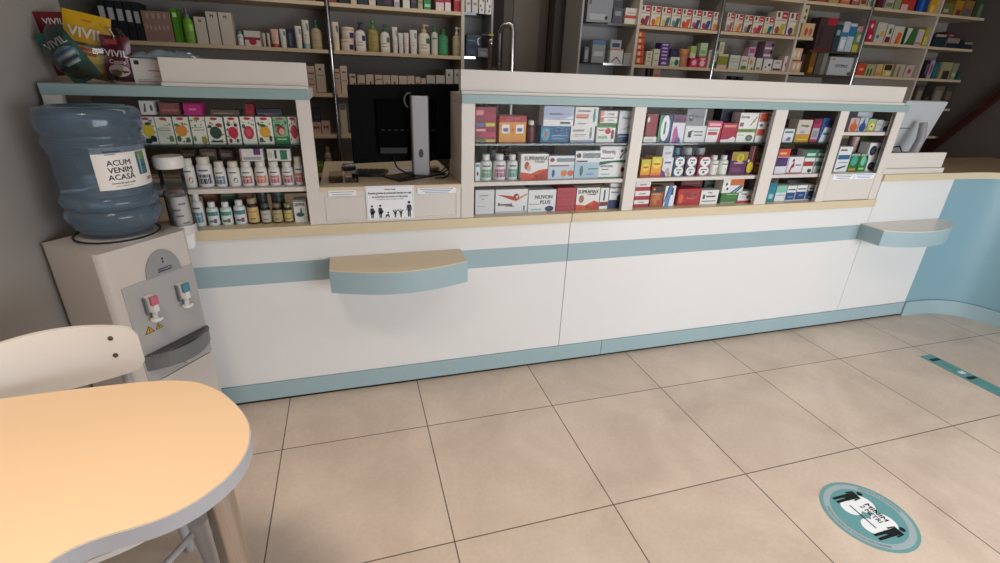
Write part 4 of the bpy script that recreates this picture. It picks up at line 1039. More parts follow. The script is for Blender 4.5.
D2b|box|2.3215 0.395 0.8480 0.1070 0.0580|3f7a38|leaf green carton|r .3 .8 1 .88 b0d8a0;r .1 .5 .3 .52 6aa060;r .4 .55 .9 .58 8ac080;r 0 0 .9 .12 9ab0a0|
D2b|box|2.3310 0.395 0.9060 0.1360 0.0730|f0f0ee|white and orange carton with footballs|r .35 .55 1 1 d8743c;e .18 .6 .12 .3 f8f8f6;e .18 .65 .05 .12 1e2a3a;e .25 .3 .05 .1 1e2a3a;p 2a7a9a .4 0 .55 0 .95 .55 .85 .55;p 2a5a8a .6 0 .7 0 1 .5 .95 .55|S
D2b|box|2.4335 0.395 0.8480 0.1050 0.0630|f0f2f2|white carton with red base and leaf|r 0 0 1 .2 b82c3c;t .35 .78 .16 4a8a8a Urinal;e .68 .5 .16 .17 8a9a68;e .8 .5 .1 .12 f0e8d8;r .1 .5 .35 .54 a0b0b4|
D3t|box|2.6165 0.395 1.1720 0.0690 0.0670|e8ecf0|white carton with teal brand bar|r .1 .7 .9 .84 3a8a7a;p 7a7a98 .3 .1 .5 .4 .8 .35 .75 .1|
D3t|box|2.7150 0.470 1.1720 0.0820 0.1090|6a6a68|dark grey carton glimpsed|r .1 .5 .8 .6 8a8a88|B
D3t|box|2.7105 0.395 1.1720 0.0950 0.1140|d8cec0|cream carton with gold base|r 0 0 1 .36 c8982c;t .5 .75 .11 4a4a58 Omega;e .45 .45 .18 .08 b0a8d0;r .1 .1 .9 .14 e8c860|
D3t|box|2.7940 0.395 1.1720 0.0540 0.1200|a8305a|magenta carton with silver panel|r .08 .12 .92 .6 b8b8bc;r .2 .2 .8 .5 8a9a98;r 0 .8 .8 1 7a1a38|
D3t|box|2.8680 0.395 1.1720 0.0840 0.1250|22508a|blue carton with white panel|p e4eef6 .1 0 .85 0 .95 .6 .3 .62;e .5 .8 .35 .1 1a3a6a;r .3 .3 .75 .4 5a8ac0|
D3m|box|2.6220 0.395 1.0040 0.0780 0.1320|e8e4ec|white carton with orange top|r 0 .68 1 1 d8502c;r 0 .3 .95 .66 4a2a70;r .1 .78 .7 .86 f0c0a0;t .5 .48 .14 c8b0e0 Salvit|
D3m|box|2.7175 0.395 1.0040 0.1030 0.0890|f2eef2|white carton with red dancing figure|e .32 .78 .07 .1 2a2a4a;p a02a4a .15 .1 .25 .5 .4 .7 .45 .4 .3 .3 .25 .05;r .5 .45 .9 .55 b08a98;r 0 0 1 .05 b0303a|
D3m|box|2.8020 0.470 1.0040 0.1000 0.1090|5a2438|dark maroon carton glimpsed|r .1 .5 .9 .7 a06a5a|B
D3m|box|2.8115 0.395 1.0040 0.0730 0.1260|eef2ee|white carton with green cap and red bar|r 0 .66 1 1 1f7a58;r .1 .74 .9 .86 c8e8d8;r 0 .3 .95 .5 a8323c;e .7 .1 .2 .08 3a3a40|
D3m|box|2.8910 0.395 1.0040 0.0740 0.1250|eef2ee|white carton with green cap and teal bar|r 0 .66 1 1 1f7a58;r .1 .74 .9 .86 c8e8d8;r 0 .3 .9 .5 2a8a80;e .7 .1 .2 .08 3a3a40|
D3b|box|2.6030 0.395 0.8480 0.0500 0.1060|2a8aa0|teal carton|r .2 .15 .8 .4 a8d8d8;r 0 .8 1 1 1f7a90|
D3b|box|2.6700 0.395 0.8480 0.0720 0.0870|e8eef2|white carton with mint top|r 0 .55 1 1 8accb8;r .1 .35 .9 .42 b0b8c8|
D3b|box|2.7430 0.395 0.8480 0.0620 0.0850|f2f4f6|first blue and white carton|r 0 .05 .95 .55 24508a;r .1 .7 .9 .78 3a4a5a;r .2 .2 .8 .3 6a9ac8|
D3b|box|2.8155 0.395 0.8480 0.0710 0.0860|f2f4f6|second blue and white carton|r 0 .05 .95 .58 1f4a84;r .1 .72 .9 .8 3a4a5a;r .3 .3 .7 .4 6a9ac8|
D3b|box|2.8960 0.395 0.8480 0.0720 0.0870|f2f4f6|third blue and white carton|r 0 .05 .95 .6 24508a;r .1 .72 .9 .8 3a4a5a;r .2 .15 .8 .22 8ab0d8|
D4t|box|3.0540 0.395 1.2290 0.0640 0.0710|c8b8b8|small carton with orange bottle picture|e .5 .3 .42 .32 d8642c;p d8642c .35 .5 .65 .5 .55 .9 .45 .9|
D4t|box|3.1205 0.395 1.2290 0.0570 0.0740|c8ccd4|small carton with blue bottle picture|e .5 .3 .42 .32 1f4a90;p 1f4a90 .35 .5 .65 .5 .55 .95 .45 .95|
D4t|box|3.1845 0.395 1.2290 0.0590 0.0670|b8c060|small green carton with yellow flower|e .55 .4 .3 .28 f0e0a0;e .55 .4 .1 .1 8a3a20;r 0 .8 .9 1 9ac0a8|
D4t|box|3.2430 0.395 1.2290 0.0480 0.0620|c8c8ce|small grey carton|r .1 .6 .9 .68 9a9aa4|
D4t|box|3.3010 0.395 1.2290 0.0560 0.0570|eef2f8|small white carton with blue base|r .1 .1 .7 .5 2a5aa0|
D4t|box|3.2105 0.470 1.2290 0.1130 0.0980|d8e0ea|pale blue white pack|r .2 .4 .8 .7 eef4fa|B
D4t|box|3.3545 0.470 1.2290 0.0770 0.1000|a0382c|dull red pack|r .2 .3 .8 .5 c05a40|B
D4m|box|3.0550 0.395 1.0060 0.0960 0.1390|eef2f6|white carton with blue stripe|r .05 .5 .95 .68 2a6a9a;r .1 .84 .6 .9 8a3a3a;p 1e2430 .05 .1 .3 .1 .8 .2 .85 .26 .3 .18;r .2 .35 .9 .4 b0b8c8|
D4m|box|3.1415 0.395 1.0060 0.0670 0.1000|2f7a3a|green carton with teal figure|e .5 .6 .35 .28 4ab0a0;r .1 .05 .9 .18 c8982c;r 0 .88 1 1 a8b0a8|
D4m|box|3.2110 0.395 1.0060 0.0600 0.0990|2f8a44|green carton with pale figure|e .5 .6 .3 .28 8ad0b8;r .2 .1 .8 .2 b8e0a0;r 0 .88 1 1 a8b0a8|
D4m|box|3.3050 0.395 1.0060 0.1160 0.0730|f0f2f4|white carton with two black discs|e .3 .4 .22 .32 20283c;e .8 .4 .2 .32 20283c;e .3 .4 .1 .14 4a5a80|
D4m|box|3.2835 0.395 1.0790 0.1150 0.0870|f0f2f4|upper white carton with two black discs|e .3 .5 .22 .32 20283c;e .8 .5 .2 .32 20283c;e .3 .5 .1 .14 4a5a80|S
D4m|box|3.3050 0.470 1.0060 0.1260 0.1900|3a5a28|dark green carton with red heart|e .6 .35 .14 .14 d8442c;r .1 .1 .4 .5 6a5a2a;e .5 .75 .3 .15 5a8a4a|B
D4m|tin|3.2190 0.470 1.0060 0.0420 0.1840|b89a98|pink grey canister|k|B
Lt|box|-0.3325 0.395 1.1700 0.0510 0.0960|e6e6da|tea carton with yellow lemon|e .5 .93 .22 .05 b83a3c;e .55 .5 .34 .26 d8c038;e .4 .12 .25 .1 24303a;e .75 .2 .2 .12 24303a;e .6 .75 .2 .06 3a5a34|
Lt|box|-0.2780 0.395 1.1700 0.0520 0.0960|e2e4d6|pale tea carton with grey oval|e .5 .93 .22 .05 b83a3c;e .5 .45 .4 .2 d0d4c0;r .15 .5 .85 .53 8a9080;r .15 .58 .85 .61 a8a89a;e .8 .2 .15 .12 6a8a4a|
Lt|box|-0.2225 0.395 1.1700 0.0490 0.0970|e6e8dc|tea carton with orange fruit|e .5 .93 .24 .05 c03440;e .45 .5 .4 .22 dc9038;e .2 .2 .14 .12 3a6a34;e .8 .15 .14 .1 3a5a30;e .2 .7 .15 .06 4a7a44|
Lt|box|-0.1680 0.395 1.1700 0.0480 0.0980|e2e4d6|pale tea carton with olive corner fruit|e .5 .93 .22 .05 b83a3c;r .15 .5 .85 .53 8a9080;r .15 .6 .85 .63 a8a89a;e .8 .14 .2 .13 9a8a30;e .15 .2 .1 .1 6a8a4a|
Lt|box|-0.1120 0.395 1.1700 0.0560 0.0980|eaeae0|tea carton with dark green disc|e .5 .93 .22 .05 b83a3c;e .5 .42 .36 .23 2e4a38;e .75 .7 .2 .07 8a3a34;e .2 .65 .12 .06 3a5a34;r .15 .06 .85 .13 2e4a30|
Lt|box|-0.0530 0.395 1.1700 0.0480 0.0990|eeeee4|tea carton with crimson star fruit|e .5 .93 .24 .05 c03440;e .5 .42 .36 .22 c2284a;e .25 .72 .13 .06 2e4a34;e .75 .7 .12 .07 5a2a34;e .25 .12 .12 .08 7a2a3a;e .75 .12 .1 .07 2e5a34|
Lt|box|0.0015 0.395 1.1700 0.0490 0.1000|ecece2|tea carton with red pomegranate|e .5 .93 .24 .05 c03440;e .5 .42 .36 .25 b83a50;e .5 .42 .2 .14 d8586a;e .2 .65 .12 .08 3a6a44|
Lt|box|0.0590 0.395 1.1700 0.0560 0.1000|eeeee2|tea carton with golden orange fruit|e .5 .93 .24 .05 c03440;e .5 .45 .34 .22 e0a838;e .4 .68 .2 .06 3a6a3a;e .2 .15 .12 .1 5a6a3a;e .8 .2 .1 .12 3a5a30;e .15 .75 .08 .06 3a5a30|
Lt|box|0.1165 0.395 1.1700 0.0510 0.1010|8ac49a|green tea carton with apple|e .5 .93 .24 .05 b8505a;e .5 .5 .3 .2 a0242c;e .55 .46 .2 .13 e0a888;r 0 0 1 .26 2e7a44;r .15 .15 .85 .2 b0dcb0;e .3 .7 .2 .05 2e5a34|
Lt|box|0.1610 0.395 1.1700 0.0320 0.1010|ecece2|narrow tea carton with red berries|e .5 .93 .3 .05 c03440;e .6 .45 .38 .26 c23450|
Lt|flat|-0.3190 0.395 1.2730 0.0440 0.0470|d8dcd8|flat pale carton|p 5a6a6a .2 .2 .35 .8 .45 .8 .4 .2;e .8 .5 .1 .25 5a6a6a|T
Lt|flat|-0.2495 0.395 1.2730 0.0650 0.0420|7a4a4c|flat brown carton with grid print|r .1 .3 .9 .5 a8706a;r .2 .6 .8 .85 8e5654|T
Lt|flat|-0.1745 0.395 1.2730 0.0590 0.0430|b8287a|flat magenta carton|r .3 .4 .7 .55 e080b8;r 0 .88 1 1 7a1a50|T
Lt|flat|-0.0690 0.395 1.2730 0.0960 0.0200|5a5048|flat dull brown carton|r .1 .3 .8 .5 9a8a80|T
Lt|flat|0.0160 0.395 1.2730 0.0300 0.0430|8a2434|flat crimson carton|r .1 .3 .8 .4 b04050|T
Lt|flat|0.0830 0.395 1.2730 0.0860 0.0260|2c3444|flat slate blue carton|r 0 .3 1 .4 6a7488;r .3 .1 .7 .25 9a3a3c|T
Lm|bottle|-0.2370 0.395 1.0040 0.0420 0.1110|e8e6e0|white tub with brown flower|c e4e2d8;l ecebe4;e b04838|
Lm|bottle|-0.1825 0.395 1.0040 0.0550 0.1160|eceae6|wide white tub with navy label|c e0dcc8;l e8e8e6;v 2a3050|
Lm|bottle|-0.1290 0.395 1.0040 0.0400 0.0980|eae8e4|white tub with steel blue label|c e0dcc8;l ecebe6;v 3a6484|
Lm|bottle|-0.0810 0.395 1.0040 0.0440 0.0980|eae8e4|white tub with black star|c e0dcc0;l ecebe6;e 2a2426|
Lm|bottle|-0.0335 0.395 1.0040 0.0430 0.0970|eae8e4|white tub with carmine label|c e8e4da;l f0eeea;v b02c44|
Lm|bottle|0.0180 0.395 1.0040 0.0440 0.0970|eae8e4|white tub with orange label|c e8e4da;l f0ece4;v d8602c|
Lm|bottle|0.0670 0.395 1.0040 0.0420 0.0960|eae8e4|white tub with rose label|c e8e4da;l f0eeea;v b83048|
Lm|bottle|0.1170 0.395 1.0040 0.0420 0.0950|eae8e4|white tub with berry label|c e8e4da;l f0eeea;v a82a44|
Lm|bottle|0.1605 0.395 1.0040 0.0350 0.1140|eae8e4|white tub with scarlet label|c e8e4da;l f0eeea;v c83434|
Lm|flat|-0.0025 0.395 1.1040 0.0810 0.0470|e6e4e0|white carton with purple square|r .6 .5 .9 1 6a3a7a;r .1 .1 .9 .35 a8a8a8;r .02 0 .06 1 b03a44|T
Lm|flat|0.0965 0.395 1.1040 0.0850 0.0460|e4e6e0|white carton with green square|r .55 .1 .85 .9 2e7a5c;r .3 .2 .4 .9 3a4a44;e .12 .5 .1 .3 c8c8c0|T
Lb|bottle|-0.2325 0.395 0.8480 0.0390 0.1310|e8ecec|tall white bottle with teal label|c e8ecec;l e8ecec;v 2a8098|
Lb|bottle|-0.1830 0.395 0.8480 0.0420 0.0950|d8e8e4|small white bottle with teal band|c e8ecea;l e4eeec;w 2a8a8c|
Lb|bottle|-0.1340 0.395 0.8480 0.0420 0.0930|d8e8e4|small white bottle with mint band|c e8ecea;l e4eeea;w 3a9488|
Lb|bottle|-0.0835 0.395 0.8480 0.0450 0.0990|d8e8e8|small white bottle with aqua band|c e8ecea;l e8e4e8;w 2f8a90|
Lb|bottle|-0.0350 0.395 0.8480 0.0420 0.1060|2a2018|amber bottle with gold label|c b09a78;l d8b878;k|
Lb|bottle|0.0120 0.395 0.8480 0.0380 0.0830|2a2420|amber bottle with grey label|c 4a4e50;l c8c4b8;k|
Lb|bottle|0.0565 0.395 0.8480 0.0390 0.0820|2a221a|amber bottle with olive label|c 7a6a54;l b8ac78;k|
Lb|bottle|0.0985 0.395 0.8480 0.0350 0.0800|2a221a|amber bottle with yellow label|c 8a8a68;l c8b870;k|
Lb|box|0.1490 0.395 0.8480 0.0500 0.0950|e6e6e2|white carton with green herb, GEMMA|t .45 .8 .14 2a3034 GEMMA;e .45 .35 .32 .1 3a5a50;e .55 .45 .08 .2 2a6a5c;r 0 .93 1 1 8a8a88|
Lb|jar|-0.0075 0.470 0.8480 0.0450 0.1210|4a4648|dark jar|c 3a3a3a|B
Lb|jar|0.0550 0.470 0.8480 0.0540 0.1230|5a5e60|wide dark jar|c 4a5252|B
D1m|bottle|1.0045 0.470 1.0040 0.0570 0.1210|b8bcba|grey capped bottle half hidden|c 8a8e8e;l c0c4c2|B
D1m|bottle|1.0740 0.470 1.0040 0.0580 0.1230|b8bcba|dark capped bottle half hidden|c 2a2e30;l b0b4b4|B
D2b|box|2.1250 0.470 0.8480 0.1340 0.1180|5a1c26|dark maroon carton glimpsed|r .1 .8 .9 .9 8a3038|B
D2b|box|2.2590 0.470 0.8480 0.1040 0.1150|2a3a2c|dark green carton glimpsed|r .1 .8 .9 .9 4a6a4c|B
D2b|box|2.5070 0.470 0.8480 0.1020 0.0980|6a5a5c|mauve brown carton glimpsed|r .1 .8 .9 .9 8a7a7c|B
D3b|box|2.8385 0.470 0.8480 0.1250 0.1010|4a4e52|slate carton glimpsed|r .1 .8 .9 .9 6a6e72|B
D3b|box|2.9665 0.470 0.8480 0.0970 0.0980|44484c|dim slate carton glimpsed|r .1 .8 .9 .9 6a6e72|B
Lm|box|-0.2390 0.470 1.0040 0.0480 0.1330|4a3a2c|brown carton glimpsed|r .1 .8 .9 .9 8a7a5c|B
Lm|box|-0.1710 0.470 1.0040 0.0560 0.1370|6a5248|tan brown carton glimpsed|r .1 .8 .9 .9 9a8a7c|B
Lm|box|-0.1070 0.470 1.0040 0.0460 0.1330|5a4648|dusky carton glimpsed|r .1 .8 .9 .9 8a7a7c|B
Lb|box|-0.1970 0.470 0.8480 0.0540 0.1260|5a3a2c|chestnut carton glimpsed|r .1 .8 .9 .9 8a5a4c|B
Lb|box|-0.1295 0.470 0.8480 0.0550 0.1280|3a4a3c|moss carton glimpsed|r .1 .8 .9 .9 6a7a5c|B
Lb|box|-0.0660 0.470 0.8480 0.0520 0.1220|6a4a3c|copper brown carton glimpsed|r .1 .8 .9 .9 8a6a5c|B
Bb1|file|-0.9250 1.930 1.5560 0.0400 0.2000|24262a|black box file with white spine card|r .15 .55 .85 .85 b8bab8|
Bb1|file|-0.8820 1.930 1.5560 0.0380 0.2000|24262a|black box file with pale spine card|r .15 .52 .85 .82 b8bab8|
Bb1|file|-0.8380 1.930 1.5560 0.0400 0.2000|24262a|black box file with grey spine card|r .15 .5 .85 .8 b0b2b0|
Bb1|file|-0.7950 1.930 1.5560 0.0360 0.2000|24262a|black box file with light spine card|r .15 .48 .85 .78 b8bab8|
Bb1|file|-0.7560 1.930 1.5560 0.0340 0.2000|24262a|slim black box file with spine card|r .15 .46 .85 .76 a8aaa8|
Bb1|box|-0.6590 1.930 1.5560 0.1460 0.1600|94766a|large dusty pink carton with bottle rows|e .1 .48 .04 .08 b89c8c;e .25 .46 .04 .08 b89c8c;e .4 .44 .04 .08 b89c8c;e .55 .46 .04 .08 b89c8c;e .7 .47 .04 .08 b89c8c;e .85 .48 .04 .08 b89c8c;e .2 .85 .04 .1 b89c8c;e .4 .85 .04 .1 b89c8c;e .6 .85 .04 .1 b89c8c;e .8 .85 .04 .1 b89c8c|
Bb1|box|-0.5600 1.930 1.5560 0.0380 0.1800|4f8a1c|bright green slim carton|r .2 .75 .7 .88 c8e0a0;r .8 0 1 1 3a6a14|
Bb1|pump|-0.5040 1.930 1.5560 0.0600 0.1890|6aa030|green pump bottle with clear top|c 6a7468;v 9ac858|
Bb1|box|-0.4340 1.930 1.5560 0.0600 0.1450|c8bcae|short beige carton with black M|t .5 .85 .1 1c1a1a M;e .75 .55 .12 .06 d8b888|
Bb1|box|-0.3655 1.930 1.5560 0.0610 0.1760|c8bcae|tall beige carton with black M|t .5 .87 .1 1c1a1a M|
Bb1|box|-0.2930 1.930 1.5560 0.0700 0.1760|c8bcae|tall beige carton with black M beside teal cap|t .5 .86 .09 1c1a1a M|
Bb1|bottle|-0.2270 1.930 1.5560 0.0340 0.0810|d8d4ce|white bottle with teal cap|c 4a9a98;l d8d4ce;k|
Bb1|box|-0.1575 1.930 1.5560 0.0890 0.0850|d0c8bc|cream carton with red band|r 0 .4 1 .58 8e2030;e .5 .28 .25 .22 a02838;r .15 .7 .85 .85 c8ccb8|
Bb1|tube|-0.0920 1.930 1.5560 0.0160 0.0770|c8b8a8|very slim beige tube|c b8a898|
Bb1|tube|-0.0660 1.930 1.5560 0.0160 0.0790|c8b8a8|slim beige tube|c b8a898|
Bb1|tube|-0.0280 1.930 1.5560 0.0440 0.1030|d8b09a|peach tube with red base|c a83a34|
Bb1|tube|0.0200 1.930 1.5560 0.0360 0.1060|d8d4cc|white tube with grey leaf|c d0ccc4;v 6a7a78|
Bb1|box|0.0645 1.930 1.5560 0.0370 0.1080|1a2234|navy slim carton|r .3 .1 .6 .8 5a6478|
Bb1|tube|0.1125 1.930 1.5560 0.0370 0.1280|ddd4ca|white tube with green corner|c d8d0c4;v 5a8a78|
Bb1|tube|0.1590 1.930 1.5560 0.0400 0.1640|d8d0c2|tall cream tube with green corner|c 9ab0b0;v 5a8a70|
Bb1|pump|0.2195 1.930 1.5560 0.0650 0.1680|b09a78|amber pump bottle with green pump|c 2e6454;v c0a080|
Bb2|tube|0.3395 1.930 1.5560 0.0410 0.1640|dccab4|tall cream tube|c e8d8a8;v 4a5a78|
Bb2|jar|0.4095 1.930 1.5560 0.0830 0.0690|dccab8|cream jar with navy corner|c dcc8b4;v 24305a|
Bb2|jar|0.4160 1.930 1.6250 0.0820 0.0700|dccab8|another cream jar with navy corner|c dcc8b4;v 24305a|S
Bb2|pump|0.4940 1.930 1.5560 0.0680 0.1730|e0d6d0|white pump bottle with navy pump|c 24304a;v 2a3a6a|
Bb2|pump|0.5760 1.930 1.5560 0.0720 0.1890|98884a|olive bottle with bright green pump|c 5a9a3a;v a89a58|
Bb2|pump|0.6525 1.930 1.5560 0.0630 0.1700|e0d8c8|cream pump bottle with green pump|c 2e6a54;v 4a8a68|
Bb2|tube|0.7170 1.930 1.5560 0.0340 0.1560|e0d8cc|slim white upright tube|c d8d0c4;v 8a9aa0|
Bb2|tube|0.7555 1.930 1.5560 0.0310 0.1230|dcd4c8|short slim white tube|c d8d0c8|
Bb2|tube|0.7920 1.930 1.5560 0.0320 0.1250|e0d4c8|short slim cream tube|c d8d0c8|
Bb2|tube|0.8410 1.930 1.5560 0.0480 0.1450|e2dacf|broad white tube|c d8d4cc;v 8a94a0|
Bb2|pump|0.9145 1.930 1.5560 0.0810 0.1850|ded2c0|large cream bottle with beige pump|c d8b898;v 3a6a5a|
Bb2|bottle|0.9850 1.930 1.5560 0.0440 0.1770|d8d4c4|white bottle with green cap|c 2e6a4c;l d8d4c4;k|
Bb2|bottle|1.0460 1.930 1.5560 0.0680 0.1620|3f8a58|solid green bottle|c 2a5a34;l 4a9a64;k|
Bb2|pump|1.1395 1.930 1.5560 0.0590 0.1800|a89a78|clear pump bottle with tan contents|c d0ccc0;v c0b490|
Ba1|box|-0.4145 1.930 1.8260 0.0610 0.1600|6a4a3a|brown carton|r .1 .2 .9 .5 8a6a54|
Ba1|box|-0.3145 1.930 1.8260 0.0730 0.1600|8a3a34|rust carton|r .1 .2 .9 .5 a86a54|
Ba1|box|-0.1960 1.930 1.8260 0.0740 0.1600|3a3a44|charcoal carton|r .1 .2 .9 .4 5a5a64|
Ba1|box|-0.0750 1.930 1.8260 0.0760 0.1600|b8a48c|tan carton|r .1 .2 .9 .4 8a7a64|
Ba1|box|0.0710 1.930 1.8260 0.0780 0.1600|5a2e30|wine carton|r .1 .2 .9 .4 8a5a54|
Ba1|box|0.1925 1.930 1.8260 0.0910 0.1600|8a6a50|light brown carton|r .1 .2 .9 .4 a88a74|
Ba2|box|0.3310 1.930 1.8260 0.0640 0.1600|7a4434|russet carton|r .1 .1 .9 .2 a86a54|
Ba2|box|0.4095 1.930 1.8260 0.0650 0.1600|1e222a|black carton|r .1 .2 .9 .4 3a3a44|
Ba2|box|0.4675 1.930 1.8260 0.0350 0.1600|c8b49a|cream slim carton|r .1 .2 .9 .4 a89a84|
Ba2|box|0.5230 1.930 1.8260 0.0600 0.1600|1c3034|dark teal carton|r .1 .2 .9 .4 3a4a54|
Ba2|box|0.5825 1.930 1.8260 0.0410 0.1600|d0c4ac|ivory carton|r .1 .2 .9 .3 8a8a74|
Ba2|box|0.6615 1.930 1.8260 0.0990 0.1600|20242c|wide black carton|r .5 .1 .9 .3 5a2a44|
Ba2|box|0.7380 1.930 1.8260 0.0360 0.1600|a8a0a8|grey carton|r .1 .2 .9 .3 d8d0d4|
Ba2|box|0.7995 1.930 1.8260 0.0430 0.1600|d8d8c8|white carton with green top|r 0 .3 1 1 6a9a54|
Ba2|box|0.8485 1.930 1.8260 0.0370 0.1600|3a2c3a|plum carton|r .1 .2 .9 .3 5a4a5a|
Ba2|box|0.8915 1.930 1.8260 0.0310 0.1600|b0a480|khaki carton|r .1 .2 .9 .3 8a8a64|
Ba2|box|0.9380 1.930 1.8260 0.0440 0.1600|2e8a4c|green carton|r .1 .1 .9 .2 b0d8b0|
Ba2|box|1.0220 1.930 1.8260 0.0520 0.1600|e0c8c4|white carton with red top|r 0 .3 1 1 b02838|
Ba2|box|1.0760 1.930 1.8260 0.0380 0.1600|e8d4d0|pink white carton with red top|r 0 .32 1 1 b02838|
Ba2|box|1.1445 1.930 1.8260 0.0530 0.1600|b0202c|red carton|r .1 .4 .9 .45 e08080|
Bc1|box|0.1645 1.930 1.2910 0.0450 0.1640|c8ac98|beige carton with rust stripe|r .1 .7 .9 .76 7a5a50;r 0 .3 .9 .34 a85a50;r .1 .5 .8 .53 8a7a70|
Bc1|box|0.2210 1.930 1.2910 0.0580 0.1780|ccb4a2|tall beige carton with black dot|e .5 .82 .12 .05 3a3434;r .1 .6 .8 .63 8a7a70;r 0 0 1 .05 b08a50|
Bc2|box|0.3245 1.930 1.2910 0.0370 0.1520|d4b49c|slim peach carton|r .2 .82 .9 .88 8a4a40;r .2 .6 .8 .64 7a6a60|
Bc2|box|0.3695 1.930 1.2910 0.0430 0.1720|d8c2ac|taller peach carton|r .2 .75 .8 .8 6a5a50;r .2 .45 .8 .48 8a7a6a|
Bc2|box|0.4230 1.930 1.2910 0.0400 0.1250|d4bea8|small beige carton with black mark|r .2 .8 .9 .9 6a5850;e .7 .5 .1 .07 2a2624|
Bc2|box|0.4790 1.930 1.2910 0.0480 0.1200|d4bea8|small beige carton with grey lines|r .15 .4 .85 .6 8a7868|
Bc2|box|0.5350 1.930 1.2910 0.0480 0.1250|d8c4ae|small beige carton with star mark|e .6 .55 .12 .1 4a4038|
Bc2|box|0.5955 1.930 1.2910 0.0490 0.1240|d8c2ae|small cream carton with top line|r .1 .75 .9 .8 8a5a50|
Bc2|box|0.6480 1.930 1.2910 0.0460 0.1230|d6c0ac|small cream carton with crest|e .5 .55 .15 .1 7a6a5a|
Bc2|box|0.7005 1.930 1.2910 0.0490 0.1240|d8c2ae|small cream carton with dark bud|e .5 .6 .14 .1 4a4a40|
Bc2|box|0.7575 1.930 1.2910 0.0530 0.1230|d8c4b0|small cream carton with wide band|r 0 .5 1 .55 8a7a68|
Bc2|box|0.8125 1.930 1.2910 0.0470 0.1250|d6c2ae|small cream carton with black bud|e .5 .55 .14 .09 3a342e|
Bc2|box|0.8615 1.930 1.2910 0.0330 0.1200|d8c4b0|narrow cream carton|r .2 .6 .8 .7 7a6a60|
Bc2|box|0.8990 1.930 1.2910 0.0300 0.1120|dcc0a8|shortest peach carton|r .2 .6 .8 .7 7a6a60|
Bc2|box|0.9520 1.930 1.2910 0.0580 0.1330|c4c0b8|grey carton with navy base line|r 0 .1 1 .16 3a4456;r .2 .55 .8 .62 6a6a68|
Bc2|box|1.0200 1.930 1.2910 0.0600 0.1350|c8c4bc|pale grey carton with navy base line|r 0 .1 1 .16 3a4456;r .2 .55 .8 .62 6a6a68|
Bc2|box|1.0850 1.930 1.2910 0.0520 0.1760|c8c4bc|tall grey carton with navy base|r 0 .1 1 .18 3a4456;e .4 .8 .12 .06 2a2a30|
Bc2|box|1.1435 1.930 1.2910 0.0450 0.1780|c8c4bc|tall grey carton beside upright|r 0 .1 1 .18 3a4456;e .4 .8 .12 .06 2a2a30|
Bd1|box|0.1625 1.930 1.0260 0.0570 0.0800|c4a090|pink beige carton with butterfly mark|p 8a3a34 .2 .4 .5 .5 .8 .4 .8 .7 .5 .6 .2 .7|
Bd1|box|0.2230 1.930 1.0260 0.0540 0.0870|c4a494|pink beige carton with red bow|p 8a3a34 .2 .4 .5 .5 .8 .4 .8 .7 .5 .6 .2 .7|
Bd1|box|0.1685 1.930 1.1130 0.0490 0.0830|20242a|black short carton|r .1 .2 .9 .4 3a3a44|S
Bd2|box|0.3050 1.930 1.0260 0.0220 0.1470|7a8a88|slim grey green carton|r .2 .2 .8 .8 9aa8a0|
Bd2|box|0.3435 1.930 1.0260 0.0450 0.1990|c4b49c|tall sand carton|r .1 .8 .9 .98 6a7468|
Be1|box|0.1575 1.930 0.7600 0.0390 0.0780|6a7a30|olive carton|r .1 .6 .9 .8 9aa050|
Be1|bottle|0.2145 1.930 0.7600 0.0450 0.1800|b09c8c|beige pot|c a89484;l b8a494;k|
Ga|box|1.2160 1.930 1.8250 0.0360 0.1600|d4ccc8|white carton with red top|r 0 .6 1 1 9a3a44;r .2 .3 .8 .4 9a9490|
Ga|box|1.2630 1.930 1.8250 0.0400 0.1600|d0c8c2|white carton with pink line|r .2 .3 .8 .4 a87a70|
Ga|box|1.3105 1.930 1.8250 0.0370 0.1600|dcd8d2|white carton with black dots|e .3 .3 .12 .06 2a2a2a;e .7 .5 .12 .06 2a2a2a;e .5 .15 .12 .05 2a2a2a|
Ga|box|1.3585 1.930 1.8250 0.0410 0.1600|dcd8d2|white carton with scattered dots|e .7 .3 .12 .06 2a2a2a;e .3 .5 .12 .06 2a2a2a;e .6 .12 .12 .05 2a2a2a|
Gb|box|1.2420 1.930 1.5550 0.0780 0.0740|1e2c44|dark blue pack|r .2 .3 .8 .6 2a4468|
Gb|box|1.3245 1.930 1.5550 0.0750 0.0590|7a7480|mauve grey pack|e .5 .4 .35 .25 9a98a4|
Gb|box|1.2575 1.930 1.6140 0.1030 0.0790|22344c|navy pack with white crescent|e .85 .5 .12 .3 d8d8d4;e .92 .5 .1 .24 22344c;r .1 .5 .6 .6 6a7a8a|S
Gb|box|1.3590 1.930 1.6930 0.0860 0.0120|2a2c3c|black and yellow spotted pack|r .55 0 1 1 c8b83a;e .25 .7 .2 .15 3a3464;e .25 .25 .2 .15 3a3464|S
Ha|box|2.2010 1.930 1.8250 0.2020 0.1600|8a8a8e|large grey device carton|r .1 .1 .75 .35 a8a8a8;e .78 .2 .06 .08 1a1c20;r .05 .7 .15 .95 5a5a60|
Ha|box|2.3530 1.930 1.8250 0.0820 0.1030|4a4c54|dark grey carton with pale panel|r .2 .5 .8 .8 8a8c90|
Ha|box|2.3420 1.930 1.9280 0.0800 0.1600|3a3c44|charcoal carton with pale panel|r .2 .3 .8 .6 7a7c80|S
Ha|box|2.4630 1.930 1.8250 0.1000 0.1100|d8ccc0|cream carton with red band|r 0 .38 1 .56 c04030;r 0 0 1 .15 d8d898;r .2 .66 .8 .74 b8a8a0|
Hb|box|2.1280 1.930 1.5550 0.0360 0.1030|6a6c72|slim grey pack|r .2 .2 .8 .8 9a9ca0|
